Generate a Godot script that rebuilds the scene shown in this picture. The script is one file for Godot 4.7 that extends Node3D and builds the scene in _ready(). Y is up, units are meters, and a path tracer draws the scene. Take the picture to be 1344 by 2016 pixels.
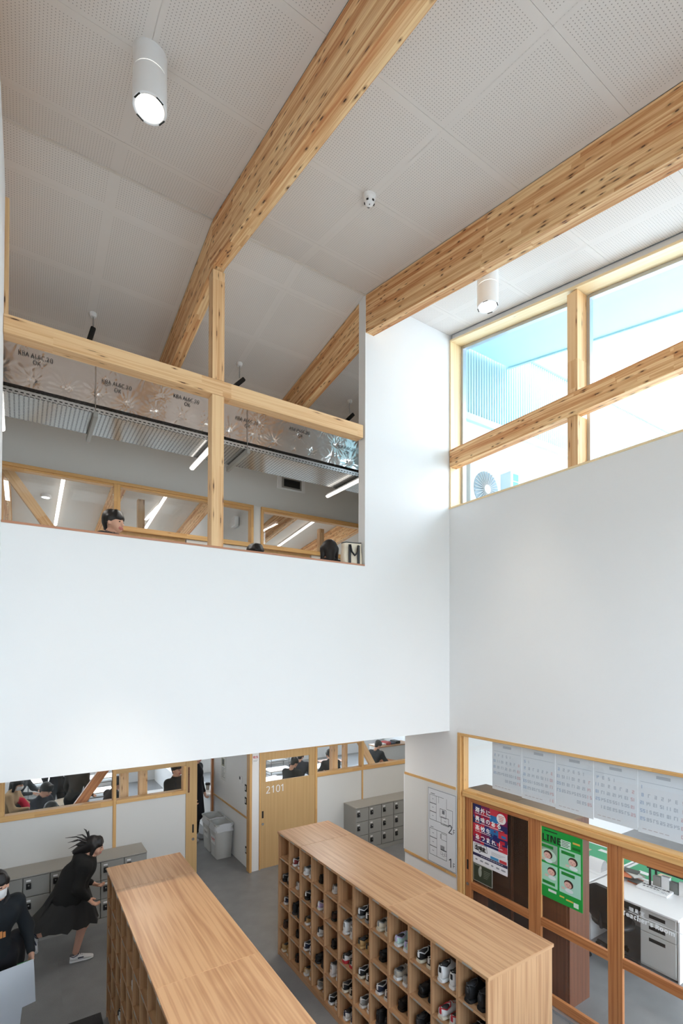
extends Node3D
# Atrium of a timber school building: shoe lockers below, corridor gallery above.

class MB:
	var v := PackedVector3Array()
	var n := PackedVector3Array()
	var uv := PackedVector2Array()
	var c := PackedColorArray()
	var idx := PackedInt32Array()
	var col := Color(1, 1, 1)
	var use_col := false
	var off := Vector2.ZERO

	func _add(p: Vector3, nn: Vector3, t: Vector2) -> void:
		v.append(p)
		n.append(nn)
		uv.append(t + off)
		c.append(col)

	func tri(a: Vector3, b: Vector3, d: Vector3) -> MB:
		var nn := (b - a).cross(d - a).normalized()
		var k := v.size()
		for p in [a, b, d]:
			_add(p, nn, pl(p, nn))
		idx.append_array(PackedInt32Array([k, k + 2, k + 1]))
		return self

	func pl(p: Vector3, nn: Vector3) -> Vector2:
		var a := nn.abs()
		if a.x >= a.y and a.x >= a.z:
			return Vector2(p.z, p.y)
		if a.y >= a.z:
			return Vector2(p.x, p.z)
		return Vector2(p.x, p.y)

	# corners anticlockwise seen from outside
	func quad(a: Vector3, b: Vector3, d: Vector3, e: Vector3, grain := -1, t := []) -> MB:
		var nn := (b - a).cross(e - a).normalized()
		var k := v.size()
		var q := [a, b, d, e]
		for i in 4:
			var p: Vector3 = q[i]
			var w := Vector2.ZERO
			if t.size() == 4:
				w = t[i]
			elif grain >= 0:
				var ab := nn.abs()
				var m := 0
				if ab.y > ab.x and ab.y >= ab.z:
					m = 1
				elif ab.z > ab.x and ab.z > ab.y:
					m = 2
				var o := 3 - grain - m
				if m == grain:
					w = Vector2(p[(m + 1) % 3] * 0.3, p[(m + 2) % 3])
				else:
					w = Vector2(p[grain], p[o] + p[m] * 0.37)
			else:
				w = pl(p, nn)
			_add(p, nn, w)
		idx.append_array(PackedInt32Array([k, k + 2, k + 1, k, k + 3, k + 2]))
		return self

	func box(o: Vector3, s: Vector3, grain := -1, b := 0.0) -> MB:
		var h := s * 0.5
		if b <= 0.0:
			var P := func(x: float, y: float, z: float) -> Vector3: return o + Vector3(x * h.x, y * h.y, z * h.z)
			quad(P.call(1, -1, 1), P.call(1, -1, -1), P.call(1, 1, -1), P.call(1, 1, 1), grain)
			quad(P.call(-1, -1, -1), P.call(-1, -1, 1), P.call(-1, 1, 1), P.call(-1, 1, -1), grain)
			quad(P.call(-1, 1, 1), P.call(1, 1, 1), P.call(1, 1, -1), P.call(-1, 1, -1), grain)
			quad(P.call(-1, -1, -1), P.call(1, -1, -1), P.call(1, -1, 1), P.call(-1, -1, 1), grain)
			quad(P.call(-1, -1, 1), P.call(1, -1, 1), P.call(1, 1, 1), P.call(-1, 1, 1), grain)
			quad(P.call(1, -1, -1), P.call(-1, -1, -1), P.call(-1, 1, -1), P.call(1, 1, -1), grain)
			return self
		b = minf(b, minf(h.x, minf(h.y, h.z)) * 0.9)
		# chamfered: vertex (sx,sy,sz) pulled in on two axes, out on axis m
		var Q := func(sx: int, sy: int, sz: int, m: int) -> Vector3:
			var p := Vector3(sx * (h.x - b), sy * (h.y - b), sz * (h.z - b))
			if m == 0:
				p.x = sx * h.x
			elif m == 1:
				p.y = sy * h.y
			else:
				p.z = sz * h.z
			return o + p
		for s1 in [-1, 1]:
			oq(Q.call(s1, -1, -1, 0), Q.call(s1, 1, -1, 0), Q.call(s1, 1, 1, 0), Q.call(s1, -1, 1, 0), o, grain)
			oq(Q.call(-1, s1, -1, 1), Q.call(1, s1, -1, 1), Q.call(1, s1, 1, 1), Q.call(-1, s1, 1, 1), o, grain)
			oq(Q.call(-1, -1, s1, 2), Q.call(1, -1, s1, 2), Q.call(1, 1, s1, 2), Q.call(-1, 1, s1, 2), o, grain)
			for s2 in [-1, 1]:
				oq(Q.call(-1, s1, s2, 1), Q.call(1, s1, s2, 1), Q.call(1, s1, s2, 2), Q.call(-1, s1, s2, 2), o, grain)
				oq(Q.call(s1, -1, s2, 0), Q.call(s1, 1, s2, 0), Q.call(s1, 1, s2, 2), Q.call(s1, -1, s2, 2), o, grain)
				oq(Q.call(s1, s2, -1, 0), Q.call(s1, s2, 1, 0), Q.call(s1, s2, 1, 1), Q.call(s1, s2, -1, 1), o, grain)
				for s3 in [-1, 1]:
					ot(Q.call(s1, s2, s3, 0), Q.call(s1, s2, s3, 1), Q.call(s1, s2, s3, 2), o)
		return self

	func oq(a: Vector3, b: Vector3, d: Vector3, e: Vector3, o: Vector3, grain := -1) -> void:
		if (b - a).cross(e - a).dot((a + b + d + e) * 0.25 - o) < 0.0:
			quad(a, e, d, b, grain)
		else:
			quad(a, b, d, e, grain)

	func ot(a: Vector3, b: Vector3, d: Vector3, o: Vector3) -> void:
		if (b - a).cross(d - a).dot(a - o) < 0.0:
			tri(a, d, b)
		else:
			tri(a, b, d)

	# ring lists joined smoothly; rings: array of PackedVector3Array, closed loops running anticlockwise seen from the far (last) end
	func loft(rings: Array, cap0 := true, cap1 := true, closed := true) -> MB:
		var m: int = rings[0].size()
		var k := v.size()
		var L := rings.size()
		var acc := PackedVector3Array()
		acc.resize(L * m)
		var last := m if closed else m - 1
		for i in L - 1:
			for j in last:
				var j2 := (j + 1) % m
				var a: Vector3 = rings[i][j]
				var b: Vector3 = rings[i][j2]
				var d: Vector3 = rings[i + 1][j2]
				var e: Vector3 = rings[i + 1][j]
				var nn := (d - a).cross(e - b)
				acc[i * m + j] += nn
				acc[i * m + j2] += nn
				acc[(i + 1) * m + j] += nn
				acc[(i + 1) * m + j2] += nn
		for i in L:
			for j in m:
				_add(rings[i][j], acc[i * m + j].normalized(), Vector2(float(j) / m, float(i) / maxf(1, L - 1)))
		for i in L - 1:
			for j in last:
				var j2 := (j + 1) % m
				var a := k + i * m + j
				var b := k + i * m + j2
				var d := k + (i + 1) * m + j2
				var e := k + (i + 1) * m + j
				idx.append_array(PackedInt32Array([a, d, b, a, e, d]))
		if cap0:
			fan(rings[0], true)
		if cap1:
			fan(rings[L - 1], false)
		return self

	func fan(r: PackedVector3Array, flip: bool) -> void:
		var o := Vector3.ZERO
		for p in r:
			o += p
		o /= r.size()
		for j in r.size():
			var a := r[j]
			var b := r[(j + 1) % r.size()]
			if flip:
				tri(o, b, a)
			else:
				tri(o, a, b)

	func cyl(p0: Vector3, p1: Vector3, r0: float, r1 := -1.0, seg := 10, caps := true) -> MB:
		if r1 < 0:
			r1 = r0
		return tube([p0, p1], [r0, r1], seg, caps)

	func tube(pts: Array, rad: Variant, seg := 8, caps := true) -> MB:
		var rings := []
		var up := Vector3.UP
		for i in pts.size():
			var d: Vector3
			if i == 0:
				d = pts[1] - pts[0]
			elif i == pts.size() - 1:
				d = pts[i] - pts[i - 1]
			else:
				d = (pts[i + 1] - pts[i]).normalized() + (pts[i] - pts[i - 1]).normalized()
			d = d.normalized()
			if absf(d.dot(up)) > 0.9:
				up = Vector3.RIGHT if absf(d.x) < 0.8 else Vector3.FORWARD
			var x := d.cross(up).normalized()
			var y := x.cross(d).normalized()
			up = y
			var r: float = rad[i] if rad is Array else rad
			var ring := PackedVector3Array()
			for j in seg:
				var a := -TAU * j / seg
				ring.append(pts[i] + (x * cos(a) + y * sin(a)) * r)
			rings.append(ring)
		return loft(rings, caps, caps)

	# profile points (radius, height) from bottom to top around the vertical axis at o
	func lathe(prof: Array, o: Vector3, seg := 16, caps := true) -> MB:
		var rings := []
		for p in prof:
			var ring := PackedVector3Array()
			for j in seg:
				var a := -TAU * j / seg
				ring.append(o + Vector3(cos(a) * p.x, p.y, sin(a) * p.x))
			rings.append(ring)
		return loft(rings, caps, caps)

	func ball(o: Vector3, r: Vector3, seg := 12, rows := 8, basis := Basis.IDENTITY) -> MB:
		var rings := []
		for i in rows + 1:
			var t := PI * (float(i) / rows) - PI / 2
			var cr := maxf(cos(t), 0.02)
			var ring := PackedVector3Array()
			for j in seg:
				var a := -TAU * j / seg
				ring.append(o + basis * Vector3(cos(a) * cr * r.x, sin(t) * r.y, sin(a) * cr * r.z))
			rings.append(ring)
		return loft(rings, true, true)

	# polygon (anticlockwise in the plane of ax, ay) pushed along az by d
	func prism(poly: PackedVector2Array, o: Vector3, ax: Vector3, ay: Vector3, d: Vector3, grain := -1) -> MB:
		if (ax.cross(ay)).dot(d) < 0:
			o += d
			d = -d
		var ts := Geometry2D.triangulate_polygon(poly)
		var P := func(q: Vector2) -> Vector3: return o + ax * q.x + ay * q.y
		for i in range(0, ts.size(), 3):
			var a: Vector3 = P.call(poly[ts[i]])
			var b: Vector3 = P.call(poly[ts[i + 1]])
			var e: Vector3 = P.call(poly[ts[i + 2]])
			if (b - a).cross(e - a).dot(d) < 0:
				var q := b
				b = e
				e = q
			tri(a, e, b)
			tri(a + d, b + d, e + d)
		var ccw := not Geometry2D.is_polygon_clockwise(poly)
		for i in poly.size():
			var a: Vector3 = P.call(poly[i])
			var b: Vector3 = P.call(poly[(i + 1) % poly.size()])
			if ccw:
				quad(a, b, b + d, a + d, grain)
			else:
				quad(b, a, a + d, b + d, grain)
		return self

	func mesh() -> ArrayMesh:
		var m := ArrayMesh.new()
		if v.is_empty():
			return m
		var a := []
		a.resize(Mesh.ARRAY_MAX)
		a[Mesh.ARRAY_VERTEX] = v
		a[Mesh.ARRAY_NORMAL] = n
		a[Mesh.ARRAY_TEX_UV] = uv
		if use_col:
			a[Mesh.ARRAY_COLOR] = c
		a[Mesh.ARRAY_INDEX] = idx
		m.add_surface_from_arrays(Mesh.PRIMITIVE_TRIANGLES, a)
		return m

var M := {}
var taken := {}
var rng := RandomNumberGenerator.new()

func V(x: float, y: float, z: float) -> Vector3:
	return Vector3(x, y, z)

func numbered(called: String) -> String:
	if not taken.has(called):
		taken[called] = 0
		return called
	taken[called] += 1
	return "%s_%03d" % [called, taken[called]]

func tag(o: Node, label := "", category := "", group := "", kind := "") -> Node:
	if label:
		o.set_meta("label", label)
	if category:
		o.set_meta("category", category)
	if group:
		o.set_meta("group", group)
	if kind:
		o.set_meta("kind", kind)
	return o

func thing(called: String, label: String, category: String, at := Vector3.ZERO, turn := 0.0, group := "") -> Node3D:
	var o := Node3D.new()
	o.name = numbered(called)
	add_child(o)
	o.position = at
	o.rotation.y = turn
	tag(o, label, category, group)
	return o

func mi(called: String, m: Mesh, mat: Material, parent: Node = null, at := Vector3.ZERO, basis := Basis.IDENTITY) -> MeshInstance3D:
	var o := MeshInstance3D.new()
	o.mesh = m
	o.material_override = mat
	o.name = called if parent else numbered(called)
	(parent if parent else self).add_child(o, true)
	o.transform = Transform3D(basis, at)
	return o

func obj(called: String, mb: MB, mat: Material, parent: Node = null, at := Vector3.ZERO, basis := Basis.IDENTITY) -> MeshInstance3D:
	if mb.use_col and not (mat as StandardMaterial3D).vertex_color_use_as_albedo:
		mb.use_col = false
	return mi(called, mb.mesh(), mat, parent, at, basis)

# a plain box part between two corners; wood gets a random texture offset
func bx(called: String, a: Vector3, b: Vector3, mat: Material, parent: Node = null, grain := -1, bev := 0.0) -> MeshInstance3D:
	var mb := MB.new()
	mb.off = Vector2(rng.randf() * 3.0, rng.randf())
	var o := (a + b) * 0.5
	mb.box(Vector3.ZERO, (b - a).abs(), grain, bev)
	return obj(called, mb, mat, parent, o)

func struct(o: Node) -> Node:
	o.set_meta("kind", "structure")
	return o

func snode(called: String) -> Node3D:
	var o := Node3D.new()
	o.name = numbered(called)
	add_child(o)
	return struct(o)

func mat(color: Color, rough := 0.7, metal := 0.0) -> StandardMaterial3D:
	var m := StandardMaterial3D.new()
	m.albedo_color = color
	m.roughness = rough
	m.metallic = metal
	return m

func c8(r: int, g: int, b: int) -> Color:
	return Color8(r, g, b)

func text(called: String, s: String, size: float, m: Material, parent: Node, at: Vector3, basis := Basis.IDENTITY, depth := 0.002, bold := false, serif := false) -> MeshInstance3D:
	var t := TextMesh.new()
	var f := SystemFont.new()
	f.font_names = PackedStringArray(["Droid Serif" if serif else "Droid Sans"])
	f.font_weight = 700 if bold else 400
	t.font = f
	t.text = s
	t.font_size = 32
	t.pixel_size = size / 32.0
	t.depth = depth
	t.curve_step = 2.0
	return mi(called, t, m, parent, at, basis)

func tex(im: Image) -> ImageTexture:
	return ImageTexture.create_from_image(im)

func textured(im: Image, su: float, sv: float, rough := 0.6) -> StandardMaterial3D:
	var m := mat(Color.WHITE, rough)
	m.albedo_texture = tex(im)
	m.uv1_scale = Vector3(su, sv, 1)
	return m

func noise(seed_: int, freq: float, oct := 3) -> FastNoiseLite:
	var f := FastNoiseLite.new()
	f.seed = seed_
	f.frequency = freq
	f.fractal_octaves = oct
	return f

# laminated timber: lams strips of random tone, finger-jointed boards, streaks and knots
func wood_img(w: int, h: int, lams: int, base: Color, dark: Color, spread: float, knots: int, seed_: int, streak := 0.5, ks := 1.0) -> Image:
	var im := Image.create(w, h, false, Image.FORMAT_RGB8)
	var r := RandomNumberGenerator.new()
	r.seed = seed_
	var nz := noise(seed_, 0.02, 4 if lams > 1 else 2)
	var nb := noise(seed_ + 7, 0.006, 2)
	var tone := []
	var joint := []
	for i in lams:
		var a := []
		var at := 0.0
		var js := []
		at = r.randf() * w * 0.5
		for q in 3:
			a.append(r.randf())
			js.append(at)
			at += w * r.randf_range(0.25, 0.5)
		tone.append(a)
		joint.append(js)
	var kn := []
	for i in knots:
		kn.append([r.randf() * w, r.randf() * h, r.randf_range(3.0, 9.0) * ks, r.randf_range(1.6, 3.2) * ks, r.randf_range(0.55, 1.0)])
	for y0 in h:
		var y := y0 if lams > 1 else mini(y0, h - 1 - y0)
		var li := int(float(y) * lams / h)
		var fy := fmod(float(y) * lams / h, 1.0)
		for x0 in w:
			var b := 0
			var x := x0 if lams > 1 else mini(x0, w - 1 - x0)
			if lams > 1:
				for q in 3:
					if x >= joint[li][q]:
						b = q
			var t: float = tone[li][b] * spread
			var s := nz.get_noise_2d(x * 0.12, y * 2.2 + li * 37.0 + b * 91.0)
			var s2 := nb.get_noise_2d(x * 0.25, y * 1.3 + li * 61.0)
			t += s * streak + s2 * 0.35 * streak
			t = clampf(t, 0.0, 1.0)
			var c := base.lerp(dark, t)
			if lams > 1 and fy < lams * 1.2 / h:
				c = c.lerp(dark, 0.35)
			im.set_pixel(x0, y0, c)
	for k in kn:
		var rx: float = k[2]
		var ry: float = k[3]
		var R := int(rx * 2.6) + 1
		for dy in range(-int(ry * 2.6) - 1, int(ry * 2.6) + 2):
			for dx in range(-R, R + 1):
				var d := sqrt(pow(dx / rx, 2) + pow(dy / ry, 2))
				if d < 2.4:
					var px := posmod(int(k[0]) + dx, w)
					var py := posmod(int(k[1]) + dy, h)
					var c := im.get_pixel(px, py)
					var kc := Color(0.22, 0.11, 0.05)
					var f: float = k[4] * (0.95 if d < 0.8 else clampf((2.4 - d) / 1.6, 0, 1) * 0.55)
					if d >= 0.8:
						kc = Color(0.55, 0.33, 0.17)
					im.set_pixel(px, py, c.lerp(kc, f))
	return im

const RIDGE := 7.85
const SF := -0.214   # slope of the front ceiling (z > 0)
const SR := 0.127    # slope of the rear ceiling (z < 0)

func yceil(z: float) -> float:
	return RIDGE + SF * z if z > 0 else RIDGE + SR * z

func area(called: String, at: Vector3, look: Vector3, sx: float, sy: float, energy: float, color := Color(1, 1, 1), parent: Node = null) -> void:
	var l := AreaLight3D.new()
	l.name = called
	(parent if parent else self).add_child(l, true)
	l.area_size = Vector2(sx, sy)
	l.light_energy = energy
	l.light_color = color
	l.area_range = 30.0
	l.area_attenuation = 2.0
	l.shadow_enabled = true
	var up := Vector3.UP if absf(look.y) < 0.9 else Vector3.FORWARD
	l.global_transform = Transform3D(Basis.looking_at(look, up), at)

func setup_view() -> void:
	var cam := Camera3D.new()
	cam.name = "camera"
	add_child(cam)
	var f := 969.888
	var yaw := deg_to_rad(33.05636)
	var pit := deg_to_rad(0.72379)
	var rol := deg_to_rad(0.16093)
	var fw := V(sin(yaw) * cos(pit), sin(pit), -cos(yaw) * cos(pit))
	var r := V(cos(yaw), 0, sin(yaw))
	var u := r.cross(fw)
	var rr := r * cos(rol) + u * sin(rol)
	var uu := u * cos(rol) - r * sin(rol)
	cam.transform = Transform3D(Basis(rr, uu, -fw), V(-4.65258, 3.7, 4.58734))
	cam.projection = Camera3D.PROJECTION_FRUSTUM
	cam.near = 0.05
	cam.far = 200.0
	cam.size = 2016.0 / f * cam.near
	cam.frustum_offset = Vector2(0, (1273.667 - 1008.0) / f * cam.near)
	cam.current = true
	var we := WorldEnvironment.new()
	we.name = "environment"
	var e := Environment.new()
	e.background_mode = Environment.BG_SKY
	var sky := Sky.new()
	var sm := ProceduralSkyMaterial.new()
	sm.sky_top_color = Color(0.86, 0.93, 1.0)
	sm.sky_horizon_color = Color(0.95, 0.98, 1.0)
	sm.ground_bottom_color = Color(0.55, 0.56, 0.56)
	sm.ground_horizon_color = Color(0.75, 0.77, 0.78)
	sm.sun_angle_max = 0.0
	sky.sky_material = sm
	e.sky = sky
	e.background_energy_multiplier = 9.2
	e.tonemap_mode = Environment.TONE_MAPPER_LINEAR
	e.tonemap_exposure = 0.93
	e.sdfgi_enabled = true
	e.ssao_enabled = true
	e.ssil_enabled = true
	we.environment = e
	add_child(we)

func make_materials() -> void:
	M.wall = mat(c8(240, 240, 239), 0.9)
	M.wall_grey = mat(c8(222, 221, 217), 0.85)
	M.paint = mat(c8(236, 236, 234), 0.6)
	M.floor = mat(c8(150, 151, 152), 0.32)
	var fl := Image.create(512, 512, false, Image.FORMAT_RGB8)
	var n1 := noise(5, 0.012, 3)
	var n2 := noise(9, 0.35, 1)
	for y in 512:
		for x in 512:
			var g := 0.53 + n1.get_noise_2d(x, y) * 0.03 + n2.get_noise_2d(x, y) * 0.02
			fl.set_pixel(x, y, Color(g, g * 1.003, g * 1.008))
	M.floor = textured(fl, 0.5, 0.5, 0.34)
	var pine := wood_img(1792, 448, 14, c8(252, 216, 162), c8(200, 128, 74), 0.8, 84, 11, 0.5, 2.0)
	M.glulam = textured(pine, 1.0 / 3.0, 1.0 / 0.45, 0.62)
	var pine2 := wood_img(1024, 256, 3, c8(238, 200, 150), c8(200, 138, 86), 0.4, 20, 23, 0.5, 1.4)
	M.pine = textured(pine2, 1.0 / 3.0, 1.0 / 0.3, 0.6)
	var fir := wood_img(1024, 256, 4, c8(226, 182, 120), c8(196, 142, 84), 0.4, 2, 31, 0.5)
	M.trim = textured(fir, 1.0 / 3.0, 1.0 / 0.25, 0.5)
	var pale := wood_img(512, 256, 4, c8(252, 230, 188), c8(234, 200, 146), 0.4, 1, 33, 0.5)
	M.pale = textured(pale, 1.0 / 3.0, 1.0 / 0.25, 0.45)
	var ced := wood_img(1024, 256, 1, c8(196, 132, 82), c8(158, 92, 50), 0.3, 0, 37, 0.7)
	M.door_wood = textured(ced, 1.0 / 3.0, 1.0 / 0.3, 0.45)
	var oak := wood_img(1024, 512, 1, c8(206, 162, 120), c8(166, 118, 80), 0.5, 0, 41, 0.7)
	M.oak = textured(oak, 1.0 / 2.6, 1.0 / 0.8, 0.38)
	var ply := wood_img(512, 512, 1, c8(212, 176, 124), c8(188, 148, 96), 0.4, 0, 47, 0.25)
	M.ply = textured(ply, 0.5, 1.0, 0.5)
	var wal := wood_img(512, 256, 1, c8(112, 68, 44), c8(74, 42, 26), 0.3, 0, 53, 0.7)
	M.walnut = textured(wal, 0.5, 2.0, 0.4)
	M.cap = mat(c8(190, 134, 104), 0.55)
	M.steel = mat(c8(158, 157, 152), 0.45)
	M.steel_top = mat(c8(172, 167, 158), 0.5)
	M.desk_grey = mat(c8(206, 206, 202), 0.5)
	M.black = mat(c8(22, 22, 24), 0.5)
	M.dark = mat(c8(40, 42, 40), 0.8)
	M.alu = mat(c8(190, 194, 200), 0.35, 0.7)
	M.chrome = mat(c8(200, 200, 200), 0.25, 0.9)
	M.galv = mat(c8(205, 206, 206), 0.28, 0.85)
	M.white = mat(c8(244, 244, 244), 0.5)
	M.white_gloss = mat(c8(244, 244, 244), 0.25)
	M.lamp_glow = mat(c8(255, 255, 255), 0.5)
	M.lamp_glow.emission_enabled = true
	M.lamp_glow.emission = Color(1.0, 0.97, 0.92)
	M.lamp_glow.emission_energy_multiplier = 6.0
	M.tube_glow = mat(c8(255, 255, 255), 0.5)
	M.tube_glow.emission_enabled = true
	M.tube_glow.emission = Color(1.0, 0.98, 0.95)
	M.tube_glow.emission_energy_multiplier = 3.0
	M.glass = mat(Color(0.6, 0.7, 0.7, 0.012), 0.02)
	M.glass.metallic_specular = 0.4
	M.glass.transparency = BaseMaterial3D.TRANSPARENCY_ALPHA
	M.red = mat(c8(200, 40, 40), 0.6)
	M.rubber = mat(c8(30, 30, 32), 0.8)
	M.vcol = mat(Color.WHITE, 0.85)
	M.vcol.vertex_color_use_as_albedo = true
	M.hair = mat(c8(24, 20, 20), 0.5)
	M.skin = mat(c8(226, 176, 146), 0.6)
		# perforated board: 38 x 38 holes with a blank margin
	var pb := Image.create(1024, 1024, false, Image.FORMAT_RGB8)
	pb.fill(c8(232, 225, 219))
	var hole := c8(170, 162, 155)
	for i in 37:
		for j in 37:
			var px := int(48 + i * 25.1)
			var py := int(48 + j * 25.1)
			pb.fill_rect(Rect2i(px - 3, py - 2, 7, 5), hole)
			pb.fill_rect(Rect2i(px - 2, py - 3, 5, 7), hole)
	M.perf = textured(pb, 1, 1, 0.9)
	M.board = mat(c8(222, 214, 204), 0.9)
	# slotted galvanised tray
	var tp := Image.create(256, 256, false, Image.FORMAT_RGB8)
	tp.fill(c8(176, 176, 174))
	for i in 8:
		for j in 8:
			var o := 10 if j % 2 == 0 else 22
			tp.fill_rect(Rect2i(i * 32 + 10, j * 32 + 9, 11, 14), c8(30, 30, 30))
	M.tray = textured(tp, 2.9, 3.6, 0.22)
	M.tray.metallic = 0.85
	var rp := Image.create(256, 64, false, Image.FORMAT_RGB8)
	rp.fill(c8(205, 206, 206))
	for i in 8:
		rp.fill_rect(Rect2i(i * 32 + 4, 12, 22, 11), c8(26, 26, 26))
		rp.fill_rect(Rect2i(i * 32 + 14, 40, 18, 11), c8(26, 26, 26))
	M.rail = textured(rp, 2.5, 16.0, 0.35)
	M.rail.metallic = 0.8

# a beam of rectangular section from a to b (top centre line), w wide in x, d deep downwards
func beam(called: String, a: Vector3, b: Vector3, w: float, d: float, m: Material, parent: Node = null) -> MeshInstance3D:
	var mb := MB.new()
	mb.off = Vector2(rng.randf() * 3.0, rng.randf())
	var L := (b - a).length()
	mb.box(V(0, -d / 2, -L / 2), V(w, d, L), 2, 0.004)
	return obj(called, mb, m, parent, a, Basis.looking_at(b - a, Vector3.UP))

func ceiling_boards(parent: Node, x0: float, x1: float, zs: Array, m: Material, thick := 0.012, trim := 0.0) -> void:
	for i in zs.size() - 1:
		var za: float = zs[i]
		var zb: float = zs[i + 1]
		var a := V(x0, yceil(za), za)
		var b := V(x1, yceil(za), za)
		var c := V(x1, yceil(zb), zb)
		var d := V(x0, yceil(zb), zb)
		var mb := MB.new()
		var fx := minf(1.0, (x1 - x0) / 0.845)
		var fz := minf(1.0, absf(zb - za) / 0.855)
		var g := 0.0008
		a += V(g, 0, signf(zb - za) * g)
		b += V(-g, 0, signf(zb - za) * g)
		c += V(-g, 0, -signf(zb - za) * g)
		d += V(g, 0, -signf(zb - za) * g)
		var t := [Vector2(0, 1 - fz), Vector2(fx, 1 - fz), Vector2(fx, 1), Vector2(0, 1)]
		var o := (a + b + c + d) / 4.0 
		var up := V(0, thick, 0)
		a -= o
		b -= o
		c -= o
		d -= o
		if zb > za:
			mb.quad(a, b, c, d, -1, t)
		else:
			mb.quad(d, c, b, a, -1, [t[3], t[2], t[1], t[0]])
		mb.quad(d + up, c + up, b + up, a + up)
		mb.quad(a, a + up, b + up, b)
		mb.quad(c, c + up, d + up, d)
		obj("ceiling_board", mb, m, parent, o)

func slab(called: String, pts: Array, ax: Vector3, ay: Vector3, o: Vector3, d: Vector3, m: Material, parent: Node = null) -> MeshInstance3D:
	var mb := MB.new()
	mb.prism(PackedVector2Array(pts), o, ax, ay, d)
	return obj(called, mb, m, parent)

func shell() -> void:
	var X := Vector3.RIGHT
	var Y := Vector3.UP
	var Z := Vector3.BACK
	struct(bx("floor", V(-7.65, -0.2, -10.62), V(7.2, 0, 8.0), M.floor))
	# ground outside
	struct(bx("ground", V(-40, -0.5, -50), V(50, -0.22, 50), mat(c8(186, 186, 180), 0.9)))
	# upper wall facing the camera, with its pier
	struct(slab("wall_back", [Vector2(-4.79, 2.70), Vector2(0, 2.70), Vector2(0, 7.86), Vector2(-1.35, 7.86), Vector2(-1.35, 4.70), Vector2(-4.79, 4.70)], X, Y, V(0, 0, -0.13), Z * 0.13, M.wall))
	struct(bx("trim_1", V(-4.79, 4.70, -0.135), V(-1.352, 4.718, 0.006), M.cap, null, 0, 0.003))
	# right wall: opening to the staff room below, window band above
	struct(slab("wall_right", [Vector2(-0.876, 0), Vector2(0.145, 0), Vector2(0.145, 2.70), Vector2(6.2, 2.70), Vector2(6.2, 5.585), Vector2(0.0, 5.585), Vector2(0.0, 7.9), Vector2(-0.13, 7.9), Vector2(-0.13, 3.6), Vector2(-0.876, 3.6)], Z, Y, V(0, 0, 0), X * 0.15, M.wall))
	# left wall of the void
	struct(slab("wall_left", [Vector2(-0.13, 2.70), Vector2(6.2, 2.70), Vector2(6.2, 6.1), Vector2(0.0, 7.42), Vector2(-0.13, 7.42)], Z, Y, V(-4.94, 0, 0), X * 0.15, M.wall))
	struct(bx("wall_left_ground", V(-7.65, 0, -10.5), V(-7.5, 3.6, 8.0), M.wall))
	# upper floor slab around the void, its underside is the ceiling below
	struct(bx("ceiling_lower", V(-7.5, 2.70, -10.5), V(7.2, 3.58, -0.131), M.paint))
	struct(bx("ceiling_lower_left", V(-7.5, 2.70, -0.13), V(-4.945, 3.58, 6.2), M.paint))
	struct(bx("ceiling_staff_room", V(0.151, 2.72, -0.12), V(7.2, 3.0, 6.3), M.paint))
	struct(bx("wall_left_upper", V(-7.5, 3.58, -10.5), V(-7.4, 8.0, 6.2), M.wall))
	struct(bx("wall_right_upper", V(7.1, 3.58, -10.5), V(7.2, 8.0, -0.35), M.wall))
	# roof
	struct(slab("roof", [Vector2(0, RIDGE + 0.03), Vector2(6.6, RIDGE + 0.03 + SF * 6.6), Vector2(6.6, RIDGE + 0.35 + SF * 6.6), Vector2(0, RIDGE + 0.35), Vector2(-11.2, RIDGE + 0.35 - SR * 11.2), Vector2(-11.2, RIDGE + 0.03 - SR * 11.2)], Z, Y, V(-7.7, 0, 0), X * 7.9, mat(c8(200, 200, 200), 0.8)))
	struct(slab("roof_rear", [Vector2(-0.42, RIDGE + 0.03 - SR * 0.42), Vector2(-0.42, RIDGE + 0.3), Vector2(-11.2, RIDGE + 0.35 - SR * 11.2), Vector2(-11.2, RIDGE + 0.03 - SR * 11.2)], Z, Y, V(0.21, 0, 0), X * 7.1, mat(c8(200, 200, 200), 0.8)))
	# perforated ceilings
	var ce := snode("ceiling")
	var zf := [0.0, 0.385, 1.24, 2.10, 2.95, 3.81, 4.66, 5.52, 6.2]
	var zr := [0.0, -0.385, -1.24, -2.10, -2.95, -3.25]
	for xs in [[-4.84, -3.995], [-3.995, -3.15], [-3.03, -2.187], [-2.187, -1.344], [-1.22, -0.375], [-0.375, 0.0]]:
		ceiling_boards(ce, xs[0], xs[1], zf, M.perf)
	var cr := snode("ceiling_rear")
	for xs in [[-7.4, -6.65], [-6.65, -5.805], [-5.805, -4.96], [-4.84, -3.995], [-3.995, -3.15], [-3.03, -2.187], [-2.187, -1.344], [-1.22, -0.375], [-0.375, 0.13], [0.13, 0.47], [0.59, 1.435], [1.435, 2.28], [2.4, 3.245]]:
		ceiling_boards(cr, xs[0], xs[1], zr if xs[0] < 0.1 else [-0.45, -1.24, -2.10, -2.95, -3.25], M.perf)
	for xs in [[-7.4, -4.96], [-4.84, -3.15], [-3.03, -1.344], [-1.22, 0.47], [0.59, 2.28], [2.4, 4.1], [4.1, 7.1]]:
		ceiling_boards(cr, xs[0], xs[1], [-3.25, -5.1, -6.9, -8.7, -10.5], M.board)
	# white strip along the ridge
	for xs in [[-4.84, -3.15], [-3.03, -1.344]]:
		struct(bx("trim_ridge", V(xs[0], RIDGE - 0.014, -0.012), V(xs[1], RIDGE + 0.001, 0.006), M.board))
	# glulam rafters
	var names := {-1.344: "over the pier beside the high window", -3.15: "carried by the slender post in the gallery", -4.96: "at the left edge of the atrium ceiling"}
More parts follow.
